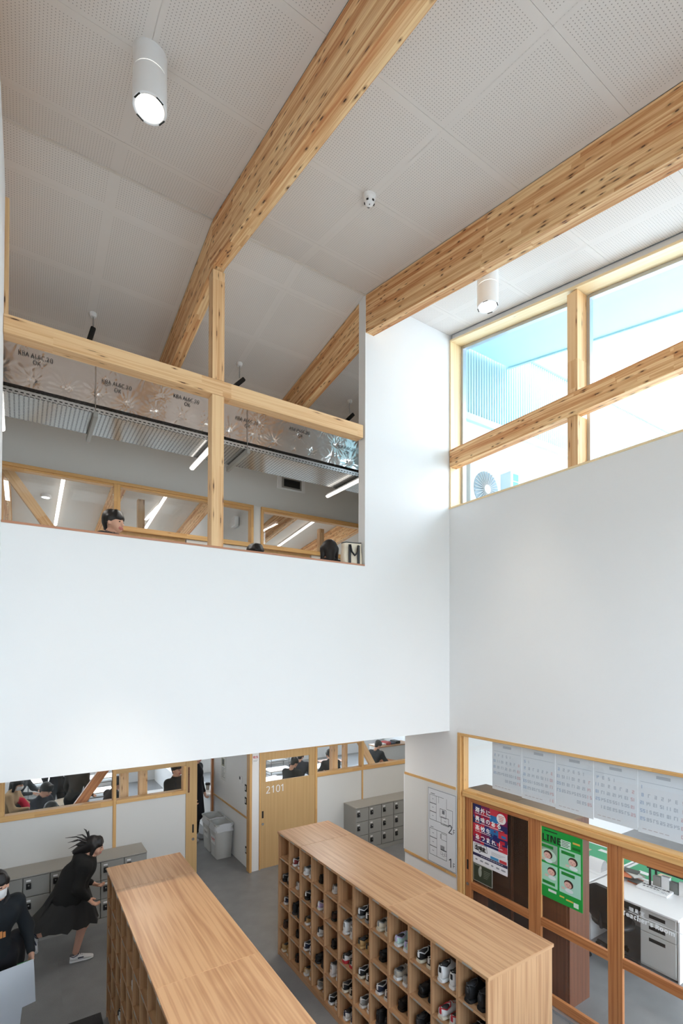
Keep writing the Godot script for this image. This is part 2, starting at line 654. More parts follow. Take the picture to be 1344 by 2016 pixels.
	for x in [-4.96, -3.15, -1.344]:
		var xc: float = x + 0.06
		var o := beam("rafter_beam", V(xc, RIDGE - 0.001, 0.0), V(xc, yceil(6.2), 6.2), 0.12, 0.43, M.glulam)
		tag(o, "knotty laminated pine rafter descending towards the viewer, " + names[x], "beam", "atrium rafters")
		o = beam("rafter_beam", V(xc, RIDGE - 0.001, -0.0), V(xc, yceil(-10.4), -10.4), 0.119, 0.44, M.glulam)
		tag(o, "knotty laminated pine rafter running back over gallery, " + names[x], "beam", "gallery rafters")
	for x in [0.47, 2.28, 4.09]:
		var o := beam("rafter_beam", V(x + 0.06, RIDGE - 0.001 - 0.45 * SR, -0.45), V(x + 0.06, yceil(-10.4), -10.4), 0.119, 0.44, M.glulam)
		tag(o, "laminated pine rafter behind the right gallery pane, number %d from its left edge" % (int((x - 0.47) / 1.8) + 1), "beam", "gallery rafters")
	# post and tie beam of the gallery opening
	var o := bx("gallery_post", V(-3.144, 4.72, -0.125), V(-3.025, 6.176, -0.005), M.pine, null, 1, 0.003)
	tag(o, "lower pine post between the white parapet and the tie beam", "post")
	o = bx("gallery_post", V(-3.144, 6.326, -0.125), V(-3.025, 7.385, -0.005), M.pine, null, 1, 0.003)
	tag(o, "upper pine post standing on the tie beam under the rafter", "post")
	o = bx("gallery_post", V(-4.84, 6.326, -0.29), V(-4.762, 7.36, -0.17), M.pine, null, 1)
	tag(o, "dark pine post at the left edge behind the tie beam", "post")
	o = bx("tie_beam", V(-4.788, 6.178, -0.13), V(-1.375, 6.324, -0.003), M.pine, null, 0, 0.003)
	tag(o, "long horizontal pine tie beam across the gallery opening", "beam")
	# glazed entrance wall behind the camera
	struct(bx("wall_front_left", V(-7.5, 0, 6.2), V(-4.79, 8.0, 6.35), M.wall))
	struct(bx("wall_front_right", V(0.0, 2.70, 6.2), V(0.4, 8.0, 6.35), M.wall))
	struct(bx("wall_front_top", V(-4.79, 5.0, 6.2), V(0.0, 8.0, 6.35), M.wall))
	struct(bx("wall_front_low", V(-4.79, 0, 6.2), V(0.0, 2.0, 6.35), M.wall))
	var w := snode("window_entrance")
	for x in [-4.76, -3.2, -1.6, -0.03]:
		bx("mullion", V(x - 0.03, 2.0, 6.24), V(x + 0.03, 5.0, 6.32), M.pine, w, 1)
	bx("transom", V(-4.73, 3.5, 6.25), V(-0.06, 3.56, 6.31), M.pine, w, 0)
	bx("pane", V(-4.73, 2.0, 6.278), V(-0.06, 5.0, 6.282), M.glass, w)
	struct(bx("wall_side_lobby", V(-7.5, 0, 6.2), V(-7.4, 2.7, 8.0), M.wall))

# sloped bar following the roof line along the right wall: z0..z1, x0..x1, from drop d0 to d1 below the ceiling
func sloped(called: String, x0: float, x1: float, z0: float, z1: float, d0: float, d1: float, m: Material, parent: Node, off := 0.0) -> MeshInstance3D:
	var mb := MB.new()
	mb.off = Vector2(rng.randf() * 3.0, rng.randf())
	var h := absf(d1 - d0)
	var L := (V(0, SF * (z1 - z0), z1 - z0)).length()
	mb.box(V(0, 0, -L / 2), V(x1 - x0, h, L), 2)
	var a := V((x0 + x1) / 2, RIDGE + off + SF * z0 - (d0 + d1) / 2, z0)
	var b := V((x0 + x1) / 2, RIDGE + off + SF * z1 - (d0 + d1) / 2, z1)
	return obj(called, mb, m, parent, a, Basis.looking_at(b - a, Vector3.UP))

func high_window() -> void:
	var zend := 5.9
	var w := snode("window_1")
	bx("sill_board", V(-0.012, 5.572, 0.002), V(0.22, 5.592, zend), M.pale, w, 2)
	bx("jamb", V(0.002, 5.592, 0.001), V(0.22, 7.79, 0.022), M.pale, w, 1)
	sloped("head_board", 0.0, 0.22, 0.02, zend, 0.06, 0.085, M.pale, w)
	sloped("shadow_gap", 0.03, 0.2, 0.02, zend, -0.01, 0.055, M.wall, w)
	bx("wall_end", V(0.0, 2.7, zend), V(0.15, 7.0, 6.2), M.wall, w)
	var posts := [1.636, 3.45, 5.26]
	for z in posts:
		bx("post", V(0.025, 5.593, z), V(0.215, 6.109, z + 0.11), M.pine, w, 1)
		bx("post", V(0.025, 6.343, z), V(0.215, yceil(z + 0.11) - 0.088, z + 0.11), M.pine, w, 1)
	var zs := [0.022, 1.636, 1.746, 3.45, 3.56, 5.26]
	for i in 3:
		var za: float = zs[i * 2]
		var zb: float = zs[i * 2 + 1]
		var f := Node3D.new()
		f.name = "sash"
		w.add_child(f, true)
		for q in [[za, za + 0.035], [zb - 0.035, zb]]:
			bx("stile", V(0.19, 5.594, q[0]), V(0.25, yceil((q[0] + q[1]) / 2) - 0.095, q[1]), M.alu, f)
		sloped("top_rail", 0.19, 0.25, za + 0.036, zb - 0.036, 0.09, 0.125, M.alu, f)
		bx("bottom_rail", V(0.19, 5.594, za + 0.036), V(0.25, 5.622, zb - 0.036), M.alu, f)
		slab("pane", [Vector2(za + 0.036, 5.624), Vector2(zb - 0.036, 5.624), Vector2(zb - 0.036, yceil(zb - 0.036) - 0.128), Vector2(za + 0.036, yceil(za + 0.036) - 0.128)], Vector3.BACK, Vector3.UP, V(0.222, 0, 0), V(0.004, 0, 0), M.glass, f)
	var o := bx("window_tie_beam", V(-0.012, 6.112, 0.012), V(0.11, 6.34, zend), M.glulam, null, 2, 0.004)
	tag(o, "knotty pine beam crossing the high window panes", "beam")
	# outside: soffit, ribbed wall, roof deck, machines
	var clad := mat(c8(168, 197, 202), 0.7)
	var sof := mat(c8(168, 206, 211), 0.8)
	struct(sloped("soffit", 0.26, 1.56, -0.3, 6.6, -0.01, 0.03, sof, null, 0.2))
	struct(sloped("eave_board", 1.56, 1.6, -0.3, 6.6, -0.2, 0.05, sof, null, 0.2))
	var cw := thing("ribbed_facade", "pale ribbed metal facade wall outside the high window", "facade", V(0.2, 0, -0.34))
	bx("backing", V(0.012, 7.16, -0.06), V(9.0, 8.38, -0.02), clad, cw)
	bx("base_wall", V(0.012, 3.0, -0.06), V(9.0, 7.06, -0.025), mat(c8(196, 208, 210), 0.8), cw)
	bx("base_flashing", V(0.012, 7.06, -0.06), V(9.0, 7.16, 0.03), clad, cw)
	bx("coping", V(0.012, 8.38, -0.07), V(9.0, 8.42, 0.04), clad, cw)
	var rib := MB.new()
	rib.prism(PackedVector2Array([Vector2(0, 0), Vector2(0.034, 0), Vector2(0.028, 0.022), Vector2(0.006, 0.022)]), V(0, -0.6, 0), Vector3.RIGHT, Vector3.BACK, V(0, 1.2, 0))
	var rm := rib.mesh()
	for i in 150:
		mi("rib", rm, clad, cw, V(0.03 + i * 0.056, 7.77, -0.02))
	struct(bx("roof_deck", V(0.26, 5.2, -0.32), V(12.0, 5.42, 9.0), mat(c8(240, 242, 242), 0.8)))
	# outdoor machine with a fan guard
	var acm := mat(c8(198, 210, 212), 0.5)
	var ac := thing("outdoor_unit", "white outdoor air conditioner with round fan guard below the ribbed facade", "air conditioner", V(0.75, 5.42, -0.16))
	bx("casing", V(-0.31, 0.06, -0.14), V(0.31, 0.93, 0.12), acm, ac, -1, 0.01)
	for s in [-1, 1]:
		bx("foot", V(s * 0.22 - 0.03, 0, -0.13), V(s * 0.22 + 0.03, 0.06, 0.11), M.steel, ac)
	var hub := MB.new()
	hub.cyl(V(0, 0.56, 0.13), V(0, 0.56, 0.15), 0.06, 0.06, 16)
	obj("fan_hub", hub, acm, ac)
	var spoke := MB.new()
	spoke.box(V(0, 0.155, 0.0), V(0.006, 0.19, 0.01))
	var spm := spoke.mesh()
	for i in 28:
		mi("fan_guard_wire", spm, M.steel, ac, V(0, 0.56, 0.14), Basis(Vector3.BACK, TAU * i / 28.0))
	var fanm := MB.new()
	fanm.cyl(V(0, 0.56, 0.1205), V(0, 0.56, 0.124), 0.25, 0.25, 28)
	obj("fan_opening", fanm, mat(c8(110, 130, 138), 0.6), ac)
	var un := thing("outdoor_unit", "low white outdoor unit with blue labels right of the fan", "air conditioner", V(1.42, 5.42, -0.16))
	bx("casing", V(-0.16, 0.0, -0.12), V(0.18, 0.93, 0.14), acm, un, -1, 0.01)
	bx("blue_label", V(-0.115, 0.79, 0.1405), V(0.0, 0.89, 0.144), mat(c8(50, 130, 160), 0.5), un)
	bx("blue_label", V(-0.115, 0.71, 0.1405), V(0.0, 0.775, 0.144), mat(c8(50, 130, 160), 0.5), un)

func ceiling_fittings() -> void:
	for q in [[-3.985, 1.27, "nearest the left edge", 0.105, 18.5, 0.3, 14.0], [-0.705, 1.23, "beside the high window", 0.105, 21.0, 0.9, 5.0]]:
		var y := yceil(q[1])
		var r: float = q[3]
		var t := thing("ceiling_spotlight", "white cylindrical ceiling spotlight, lit, " + q[2], "lamp", V(q[0], y, q[1]), 0, "atrium spotlights")
		var b := MB.new()
		b.lathe([Vector2(r * 0.97, -0.15), Vector2(r, -0.145), Vector2(r, 0.03)], Vector3.ZERO, 32)
		obj("mount", b, M.white, t)
		b = MB.new()
		b.lathe([Vector2(r * 0.80, -0.295), Vector2(r * 0.84, -0.36), Vector2(r * 0.98, -0.362), Vector2(r, -0.355), Vector2(r, -0.157), Vector2(r * 0.96, -0.155)], Vector3.ZERO, 32, false)
		obj("shade", b, M.white, t)
		b = MB.new()
		b.lathe([Vector2(0.001, -0.325), Vector2(r * 0.45, -0.322), Vector2(r * 0.66, -0.312), Vector2(r * 0.66, -0.29)], Vector3.ZERO, 28)
		obj("lamp_lens", b, M.lamp_glow, t)
		var sl := MB.new()
		sl.box(V(0, 0, r * 0.91), V(0.05, 0.004, 0.008))
		for i in 4:
			obj("vent_slot", sl, M.dark, t, V(0, -0.3635, 0), Basis(Vector3.UP, TAU * (i + 0.3) / 4.0))
		var l := SpotLight3D.new()
		l.name = "lamp_beam"
		t.add_child(l, true)
		l.position = V(0, -0.34, 0)
		l.rotation_degrees.x = -90
		l.spot_angle = q[4]
		l.spot_angle_attenuation = q[5]
		l.spot_range = 30
		l.spot_attenuation = 2.0
		l.light_size = 0.045
		l.light_energy = q[6]
		l.light_color = Color(1, 0.95, 0.87)
		l.shadow_enabled = true
	var t := thing("smoke_detector", "small round white smoke detector on the perforated ceiling", "smoke detector", V(-2.21, yceil(1.25), 1.25))
	var b := MB.new()
	b.lathe([Vector2(0.048, -0.035), Vector2(0.055, -0.03), Vector2(0.057, 0.012)], Vector3.ZERO, 24)
	obj("base", b, M.white, t)
	b = MB.new()
	b.lathe([Vector2(0.012, -0.075), Vector2(0.034, -0.072), Vector2(0.042, -0.06), Vector2(0.046, -0.0352)], Vector3.ZERO, 24)
	obj("head", b, M.white, t)
	var s := MB.new()
	s.box(V(0, -0.063, 0.04), V(0.018, 0.009, 0.012))
	for i in 5:
		obj("inlet_slot", s, M.black, t, Vector3.ZERO, Basis(Vector3.UP, TAU * i / 5.0 + 0.2))
	b = MB.new()
	b.cyl(V(0, -0.0765, 0), V(0, -0.0752, 0), 0.005, 0.005, 8)
	obj("indicator", b, M.dark, t)

# crinkled foil over an insulated duct: creases run out from every pin
func foil_face(L: float, H: float, o: Vector3, ax: Vector3, ay: Vector3, nrm: Vector3, pins: Array, step: float) -> MB:
	var nx := int(L / step)
	var ny := int(H / step)
	var nz := noise(77, 3.0, 3)
	var P := PackedVector3Array()
	for j in ny + 1:
		for i in nx + 1:
			var p := Vector2(L * i / nx, H * j / ny)
			var h := 0.006 * nz.get_noise_2d(p.x, p.y)
			for q in pins:
				var d: Vector2 = p - q
				var r := d.length()
				if r < 0.22:
					var a := atan2(d.y, d.x)
					h += (0.012 * (absf(sin(a * 7.0 + q.x * 9.0 + 0.9 * sin(a * 3.0 + q.x * 5.0))) - 0.5) + 0.006 * sin(a * 17.0 + q.x * 3.0)) * exp(-r / 0.06) * minf(1.0, r / 0.02)
					h -= 0.016 * exp(-r / 0.03)
			P.append(o + ax * p.x + ay * p.y + nrm * h)
	var N := PackedVector3Array()
	N.resize(P.size())
	var mb := MB.new()
	var W := nx + 1
	for j in ny:
		for i in nx:
			var a := j * W + i
			var nn := (P[a + 1] - P[a]).cross(P[a + W] - P[a])
			if nn.dot(nrm) < 0:
				nn = -nn
			for k in [a, a + 1, a + W, a + W + 1]:
				N[k] += nn
	var flip := ax.cross(ay).dot(nrm) < 0
	for k in P.size():
		mb._add(P[k], N[k].normalized(), Vector2(P[k].x, P[k].y))
	for j in ny:
		for i in nx:
			var a := j * W + i
			var q := [a, a + W + 1, a + 1, a, a + W, a + W + 1] if not flip else [a, a + 1, a + W + 1, a, a + W + 1, a + W]
			mb.idx.append_array(PackedInt32Array(q))
	return mb

func linear_lamp(at: Vector3, L: float, dir: Vector3, label: String, group: String, energy: float, hang := 0.0) -> void:
	var t := thing("linear_lamp", label, "lamp", at, 0, group)
	t.basis = Basis.looking_at(dir, Vector3.UP)
	var b := MB.new()
	b.box(V(0, 0.022, -L / 2), V(0.05, 0.03, L - 0.02), -1, 0.004)
	obj("housing", b, M.white, t)
	var rings := []
	for z in [0.0, -L]:
		var ring := PackedVector3Array()
		for j in 9:
			var a := PI + PI * j / 8.0
			ring.append(V(cos(a) * 0.034, 0.006 + sin(a) * 0.03, z))
		rings.append(ring)
	b = MB.new()
	b.loft(rings, true, true, true)
	obj("glowing_tube", b, M.tube_glow, t)
	if energy > 0:
		area("tube_light", t.transform * V(0, -0.035, -L / 2), -t.basis.y, 0.06, L, energy, Color(1, 0.98, 0.95), null)

func frame_bar(called: String, a: Vector3, b: Vector3, parent: Node, grain: int, m: Material = null) -> MeshInstance3D:
	return bx(called, a, b, m if m else M.trim, parent, grain, 0.003)

func gallery() -> void:
	var X := Vector3.RIGHT
	var Y := Vector3.UP
	var zb := -3.25
	# rear wall of the upper corridor with three glazed openings
	struct(slab("wall_gallery", [Vector2(-7.4, 6.21), Vector2(7.1, 6.21), Vector2(7.1, 7.42), Vector2(-7.4, 7.42)], X, Y, V(0, 0, zb - 0.12), V(0, 0, 0.12), M.wall_grey))
	struct(bx("wall_gallery_pier", V(-1.357, 3.58, zb - 0.12), V(-1.217, 6.209, zb), M.wall_grey))
	struct(bx("wall_gallery_low", V(-7.4, 3.58, zb - 0.12), V(-3.53, 4.5, zb), M.wall_grey))
	struct(bx("wall_gallery_right", V(3.4, 3.58, zb - 0.12), V(7.1, 6.209, zb), M.wall_grey))
	var spans := [[-7.4, -3.49, 4.5], [-3.49, -1.357, 5.50], [-1.217, 3.4, 5.50]]
	for i in 3:
		var s: Array = spans[i]
		var w := snode("window_%d" % (i + 2))
		frame_bar("head_bar", V(s[0], 6.165, zb - 0.11), V(s[1], 6.209, zb + 0.035), w, 0)
		frame_bar("head_stop", V(s[0] + 0.045, 6.135, zb - 0.1), V(s[1] - 0.045, 6.164, zb + 0.012), w, 0)
		frame_bar("jamb", V(s[0], s[2], zb - 0.11), V(s[0] + 0.044, 6.164, zb + 0.03), w, 1)
		frame_bar("jamb", V(s[1] - 0.044, s[2], zb - 0.11), V(s[1], 6.164, zb + 0.03), w, 1)
		frame_bar("bottom_bar", V(s[0] + 0.045, s[2], zb - 0.1), V(s[1] - 0.045, s[2] + 0.07, zb + 0.02), w, 0)
		bx("pane", V(s[0] + 0.045, s[2] + 0.071, zb - 0.054), V(s[1] - 0.045, 6.134, zb - 0.05), M.glass, w)
		if i > 0:
			# sliding door leaf below the transom
			var d := bx("door_leaf", V(s[0] + 0.02, 3.60, zb - 0.09), V(s[0] + 1.0, 5.495, zb - 0.05), M.ply, w, 1)
			bx("wall_infill", V(s[0] + 1.02, 3.58, zb - 0.1), V(s[1], 5.495, zb - 0.02), M.wall_grey, w)
	# classroom behind it
	struct(bx("wall_partition_upper", V(-1.335, 3.58, -10.5), V(-1.25, 7.6, zb - 0.125), M.wall))
	struct(bx("wall_far_upper", V(-7.4, 3.58, -10.62), V(7.1, 4.4, -10.5), M.wall))
	struct(bx("wall_far_upper_top", V(-7.4, 5.1, -10.62), V(7.1, 7.0, -10.5), M.wall))
	for q in [[-4.93, -3.75, "left post behind the left gallery pane"], [-2.75, -5.4, "post behind the middle gallery pane"], [1.25, -5.4, "post behind the right gallery pane"]]:
		var o := bx("classroom_post", V(q[0] - 0.06, 3.58, q[1] - 0.06), V(q[0] + 0.06, yceil(q[1]) - 0.46 if q[1] > -4 else 6.62, q[1] + 0.06), M.pine, null, 1)
		tag(o, "square pine " + q[2], "post")
	var mb := MB.new()
	mb.box(Vector3.ZERO, V(0.13, 2.2, 0.1), 1)
	var o2 := obj("diagonal_brace", mb, M.pine, null, V(-4.42, 5.62, -3.61), Basis(Vector3.BACK, 0.61))
	tag(o2, "diagonal pine brace behind the left gallery pane", "brace")
	o2 = bx("classroom_purlin", V(-3.3, 5.86, -5.33), V(-1.34, 5.98, -5.21), M.pine, null, 0)
	tag(o2, "horizontal pine beam low behind the middle gallery pane", "beam")
	o2 = bx("classroom_purlin", V(-1.24, 5.86, -5.33), V(3.5, 5.98, -5.21), M.pine, null, 0)
	tag(o2, "horizontal pine beam low behind the right gallery pane", "beam")
	var t := thing("wall_speaker", "small white box speaker on the classroom wall behind gallery glass", "speaker", V(-1.336, 6.1, -4.0))
	bx("casing", V(-0.1, -0.1, -0.1), V(-0.02, 0.08, 0.1), M.white, t, -1, 0.01)
	bx("bracket", V(-0.019, -0.05, -0.03), V(0.0, 0.05, 0.03), M.dark, t)
	# lamps under the classroom ceiling, following its slope
	var sl := V(0, -SR, -1).normalized()
	var ls := [[-4.0, -6.06, 2.66, "behind the left gallery pane"], [-2.11, -6.06, 2.4, "behind the middle gallery pane"], [0.86, -6.06, 0.75, "short, left one behind the right gallery pane"], [1.49, -6.1, 2.1, "long, middle one behind the right gallery pane"], [1.53, -8.45, 0.8, "low, rear one behind the right gallery pane"], [-4.94, -6.0, 0.9, "at the far left end of the gallery panes"], [2.7, -6.1, 2.4, "at the right end behind the right gallery pane"]]
	for q in ls:
		linear_lamp(V(q[0], yceil(q[1]) - 0.06, q[1]), q[2], sl, "lit linear ceiling lamp, " + q[3], "classroom ceiling lamps", 0.5)
	t = thing("downlight", "tiny round ceiling light left of the long lamp behind gallery glass", "lamp", V(-4.25, yceil(-7.2), -7.2))
	var b := MB.new()
	b.cyl(V(0, -0.05, 0), V(0, 0.02, 0), 0.1, 0.1, 16)
	obj("rim", b, M.white, t)
	b = MB.new()
	b.cyl(V(0, -0.055, 0), V(0, -0.0505, 0), 0.07, 0.07, 16)
	obj("glowing_disc", b, M.tube_glow, t)
	# corridor lamps below the tray
	for q in [[-4.86, "at the left end of the duct"], [-2.66, "left of the slender post"], [-0.43, "beside the white pier"]]:
		linear_lamp(V(q[0], 6.29, -1.2), 1.14, V(0, 0, -1), "lit linear lamp under the cable tray, " + q[1], "corridor lamps", 2.0)
	# supply grille
	t = thing("air_grille", "white framed dark air grille on the upper corridor wall", "vent", V(-0.635, 6.71, zb))
	bx("plate", V(-0.28, -0.116, 0.001), V(0.28, 0.116, 0.012), M.wall, t, -1, 0.003)
	bx("frame", V(-0.19, -0.09, 0.013), V(0.2, 0.09, 0.028), M.steel, t, -1, 0.004)
	bx("opening", V(-0.155, -0.066, 0.0285), V(0.165, 0.066, 0.031), M.black, t)
	for i in 4:
		bx("louvre", V(-0.15, -0.055 + i * 0.032, 0.0315), V(0.16, -0.047 + i * 0.032, 0.04), M.dark, t)
	# insulated duct
	var foil := mat(c8(232, 226, 222), 0.2, 0.92)
	var L := 6.0
	var x0 := -5.3
	t = thing("insulated_duct", "foil wrapped insulated air duct hung along the gallery", "duct", V(x0, 6.45, -1.45))
	var pins := []
	for i in 20:
		pins.append(Vector2(0.12 + i * 0.305, 0.09 + 0.02 * sin(i * 2.0)))
		pins.append(Vector2(0.0 + i * 0.305, 0.47))
		if i % 2 == 0:
			pins.append(Vector2(0.2 + i * 0.305, 0.28))
	obj("front_foil", foil_face(L, 0.52, Vector3.ZERO, X, Y, Vector3.BACK, pins, 0.0125), foil, t)
	obj("bottom_foil", foil_face(L, 0.6, V(0, 0, -0.6), X, Vector3.BACK, Vector3.DOWN, [], 0.05), foil, t)
	bx("rear_shell", V(0, 0, -0.62), V(L, 0.52, -0.6), foil, t)
	bx("top_shell", V(0, 0.52, -0.6), V(L, 0.54, 0.0), foil, t)
	var ink := mat(c8(74, 70, 70), 0.7)
	for i in 7:
		text("print", "KBA AL6C.20", 0.055, ink, t, V(0.75 + i * 0.78, 0.34 - 0.06 * (i % 2), 0.012))
		text("print", "OK", 0.055, ink, t, V(0.76 + i * 0.78, 0.275 - 0.06 * (i % 2), 0.012))
	# cable tray below
	t = thing("cable_tray", "galvanised perforated cable tray below the foil duct", "cable tray", V(x0, 6.36, -1.47))
	bx("floor_plate", V(0, 0.0, -0.63), V(L, 0.004, -0.003), M.tray, t, 0)
	bx("side_rail", V(0, 0.0, -0.002), V(L, 0.06, 0.002), M.rail, t, 0)
	bx("side_rail", V(0, 0.0, -0.635), V(L, 0.06, -0.631), M.rail, t, 0)
	# hangers
	for q in [[-3.984, "left"], [-2.2, "middle"], [-0.4, "right"]]:
		t = thing("duct_hanger", "threaded rod hanger with black damper above the duct, %s one" % q[1], "hanger", V(q[0], 6.33, -1.737), 0, "duct hangers")
		b = MB.new()
		b.lathe([Vector2(0.03, 1.26), Vector2(0.04, 1.285), Vector2(0.04, 1.305)], Vector3.ZERO, 12)
		obj("ceiling_cap", b, M.white, t)
		b = MB.new()
		b.cyl(V(0, 1.1, 0), V(0, 1.26, 0), 0.008)
		obj("top_rod", b, M.chrome, t)
		b = MB.new()
		b.box(Vector3.ZERO, V(0.055, 0.26, 0.055), -1, 0.01)
		obj("damper", b, M.black, t, V(-0.03, 1.0, 0.02), Basis(Vector3.BACK, -0.25 if q[1] == "left" else -0.75))
		for z in [0.295, -0.4]:
			b = MB.new()
			b.cyl(V(0, -0.03, z), V(0, 0.66, z), 0.006, 0.006, 6)
			obj("rod", b, M.chrome, t)
		bx("strut", V(-0.02, -0.045, -0.44), V(0.02, 0.02, 0.34), M.steel, t)
		bx("crossbar", V(-0.02, 0.661, -0.42), V(0.02, 0.69, 0.32), M.steel, t)

func locker_row(x0: float, cols: int, label: String) -> void:
	var t := thing("locker_cabinet", label, "locker", V(x0, 0, -2.85))
	var W := cols * 0.297
	var D := 0.395
	bx("top_plate", V(-0.004, 0.848, -D), V(W + 0.004, 0.866, 0.012), M.steel_top, t, -1, 0.003)
	bx("side_panel", V(0, 0, -D), V(0.012, 0.847, 0), M.steel, t)
	bx("side_panel", V(W - 0.012, 0, -D), V(W, 0.847, 0), M.steel, t)
	bx("back_panel", V(0.013, 0, -D), V(W - 0.013, 0.847, -D + 0.01), M.steel, t)
	bx("plinth", V(0.013, 0, -0.03), V(W - 0.013, 0.08, -0.004), M.steel, t)
	for k in range(1, cols):
		bx("partition", V(k * 0.297 - 0.003, 0.081, -D + 0.012), V(k * 0.297 + 0.003, 0.847, -0.03), M.steel, t)
	var dm := MB.new()
	dm.box(V(0.1485, 0.126, -0.006), V(0.287, 0.245, 0.016), -1, 0.003)
	var door := dm.mesh()
	var hb := MB.new()
	hb.box(Vector3.ZERO, V(0.05, 0.022, 0.006), -1, 0.002)
	var holder := hb.mesh()
	var lb := MB.new()
	lb.box(Vector3.ZERO, V(0.055, 0.075, 0.02), -1, 0.004)
	var latch := lb.mesh()
	var kb := MB.new()
	kb.cyl(V(0, 0, 0), V(0, 0, 0.006), 0.01, 0.01, 8)
	var knob := kb.mesh()
	for r in 3:
		for k in cols:
			var d := mi("door", door, M.steel, t, V(k * 0.297, 0.084 + r * 0.254, 0))
			mi("label_holder", holder, M.white, d, V(0.06, 0.205, 0.005))
			var l := mi("latch", latch, M.black, d, V(0.062, 0.14, 0.0122))
			mi("lock_cylinder", knob, M.chrome, d, V(0.062, 0.155, 0.0225))

func strokes(im: Image, glyph: Array, o: Vector2, s: float, col: Color, th: int) -> void:
	# glyph: polylines on a 0..10 grid, y downwards
	for pl in glyph:
		for i in range(0, pl.size() - 2, 2):
			var a := Vector2(pl[i], pl[i + 1]) * s / 10.0 + o
			var b := Vector2(pl[i + 2], pl[i + 3]) * s / 10.0 + o
			var n := int(a.distance_to(b)) + 1
			for k in n + 1:
				var p := a.lerp(b, float(k) / n)
				im.fill_rect(Rect2i(int(p.x) - th / 2, int(p.y) - th / 2, th, th), col)

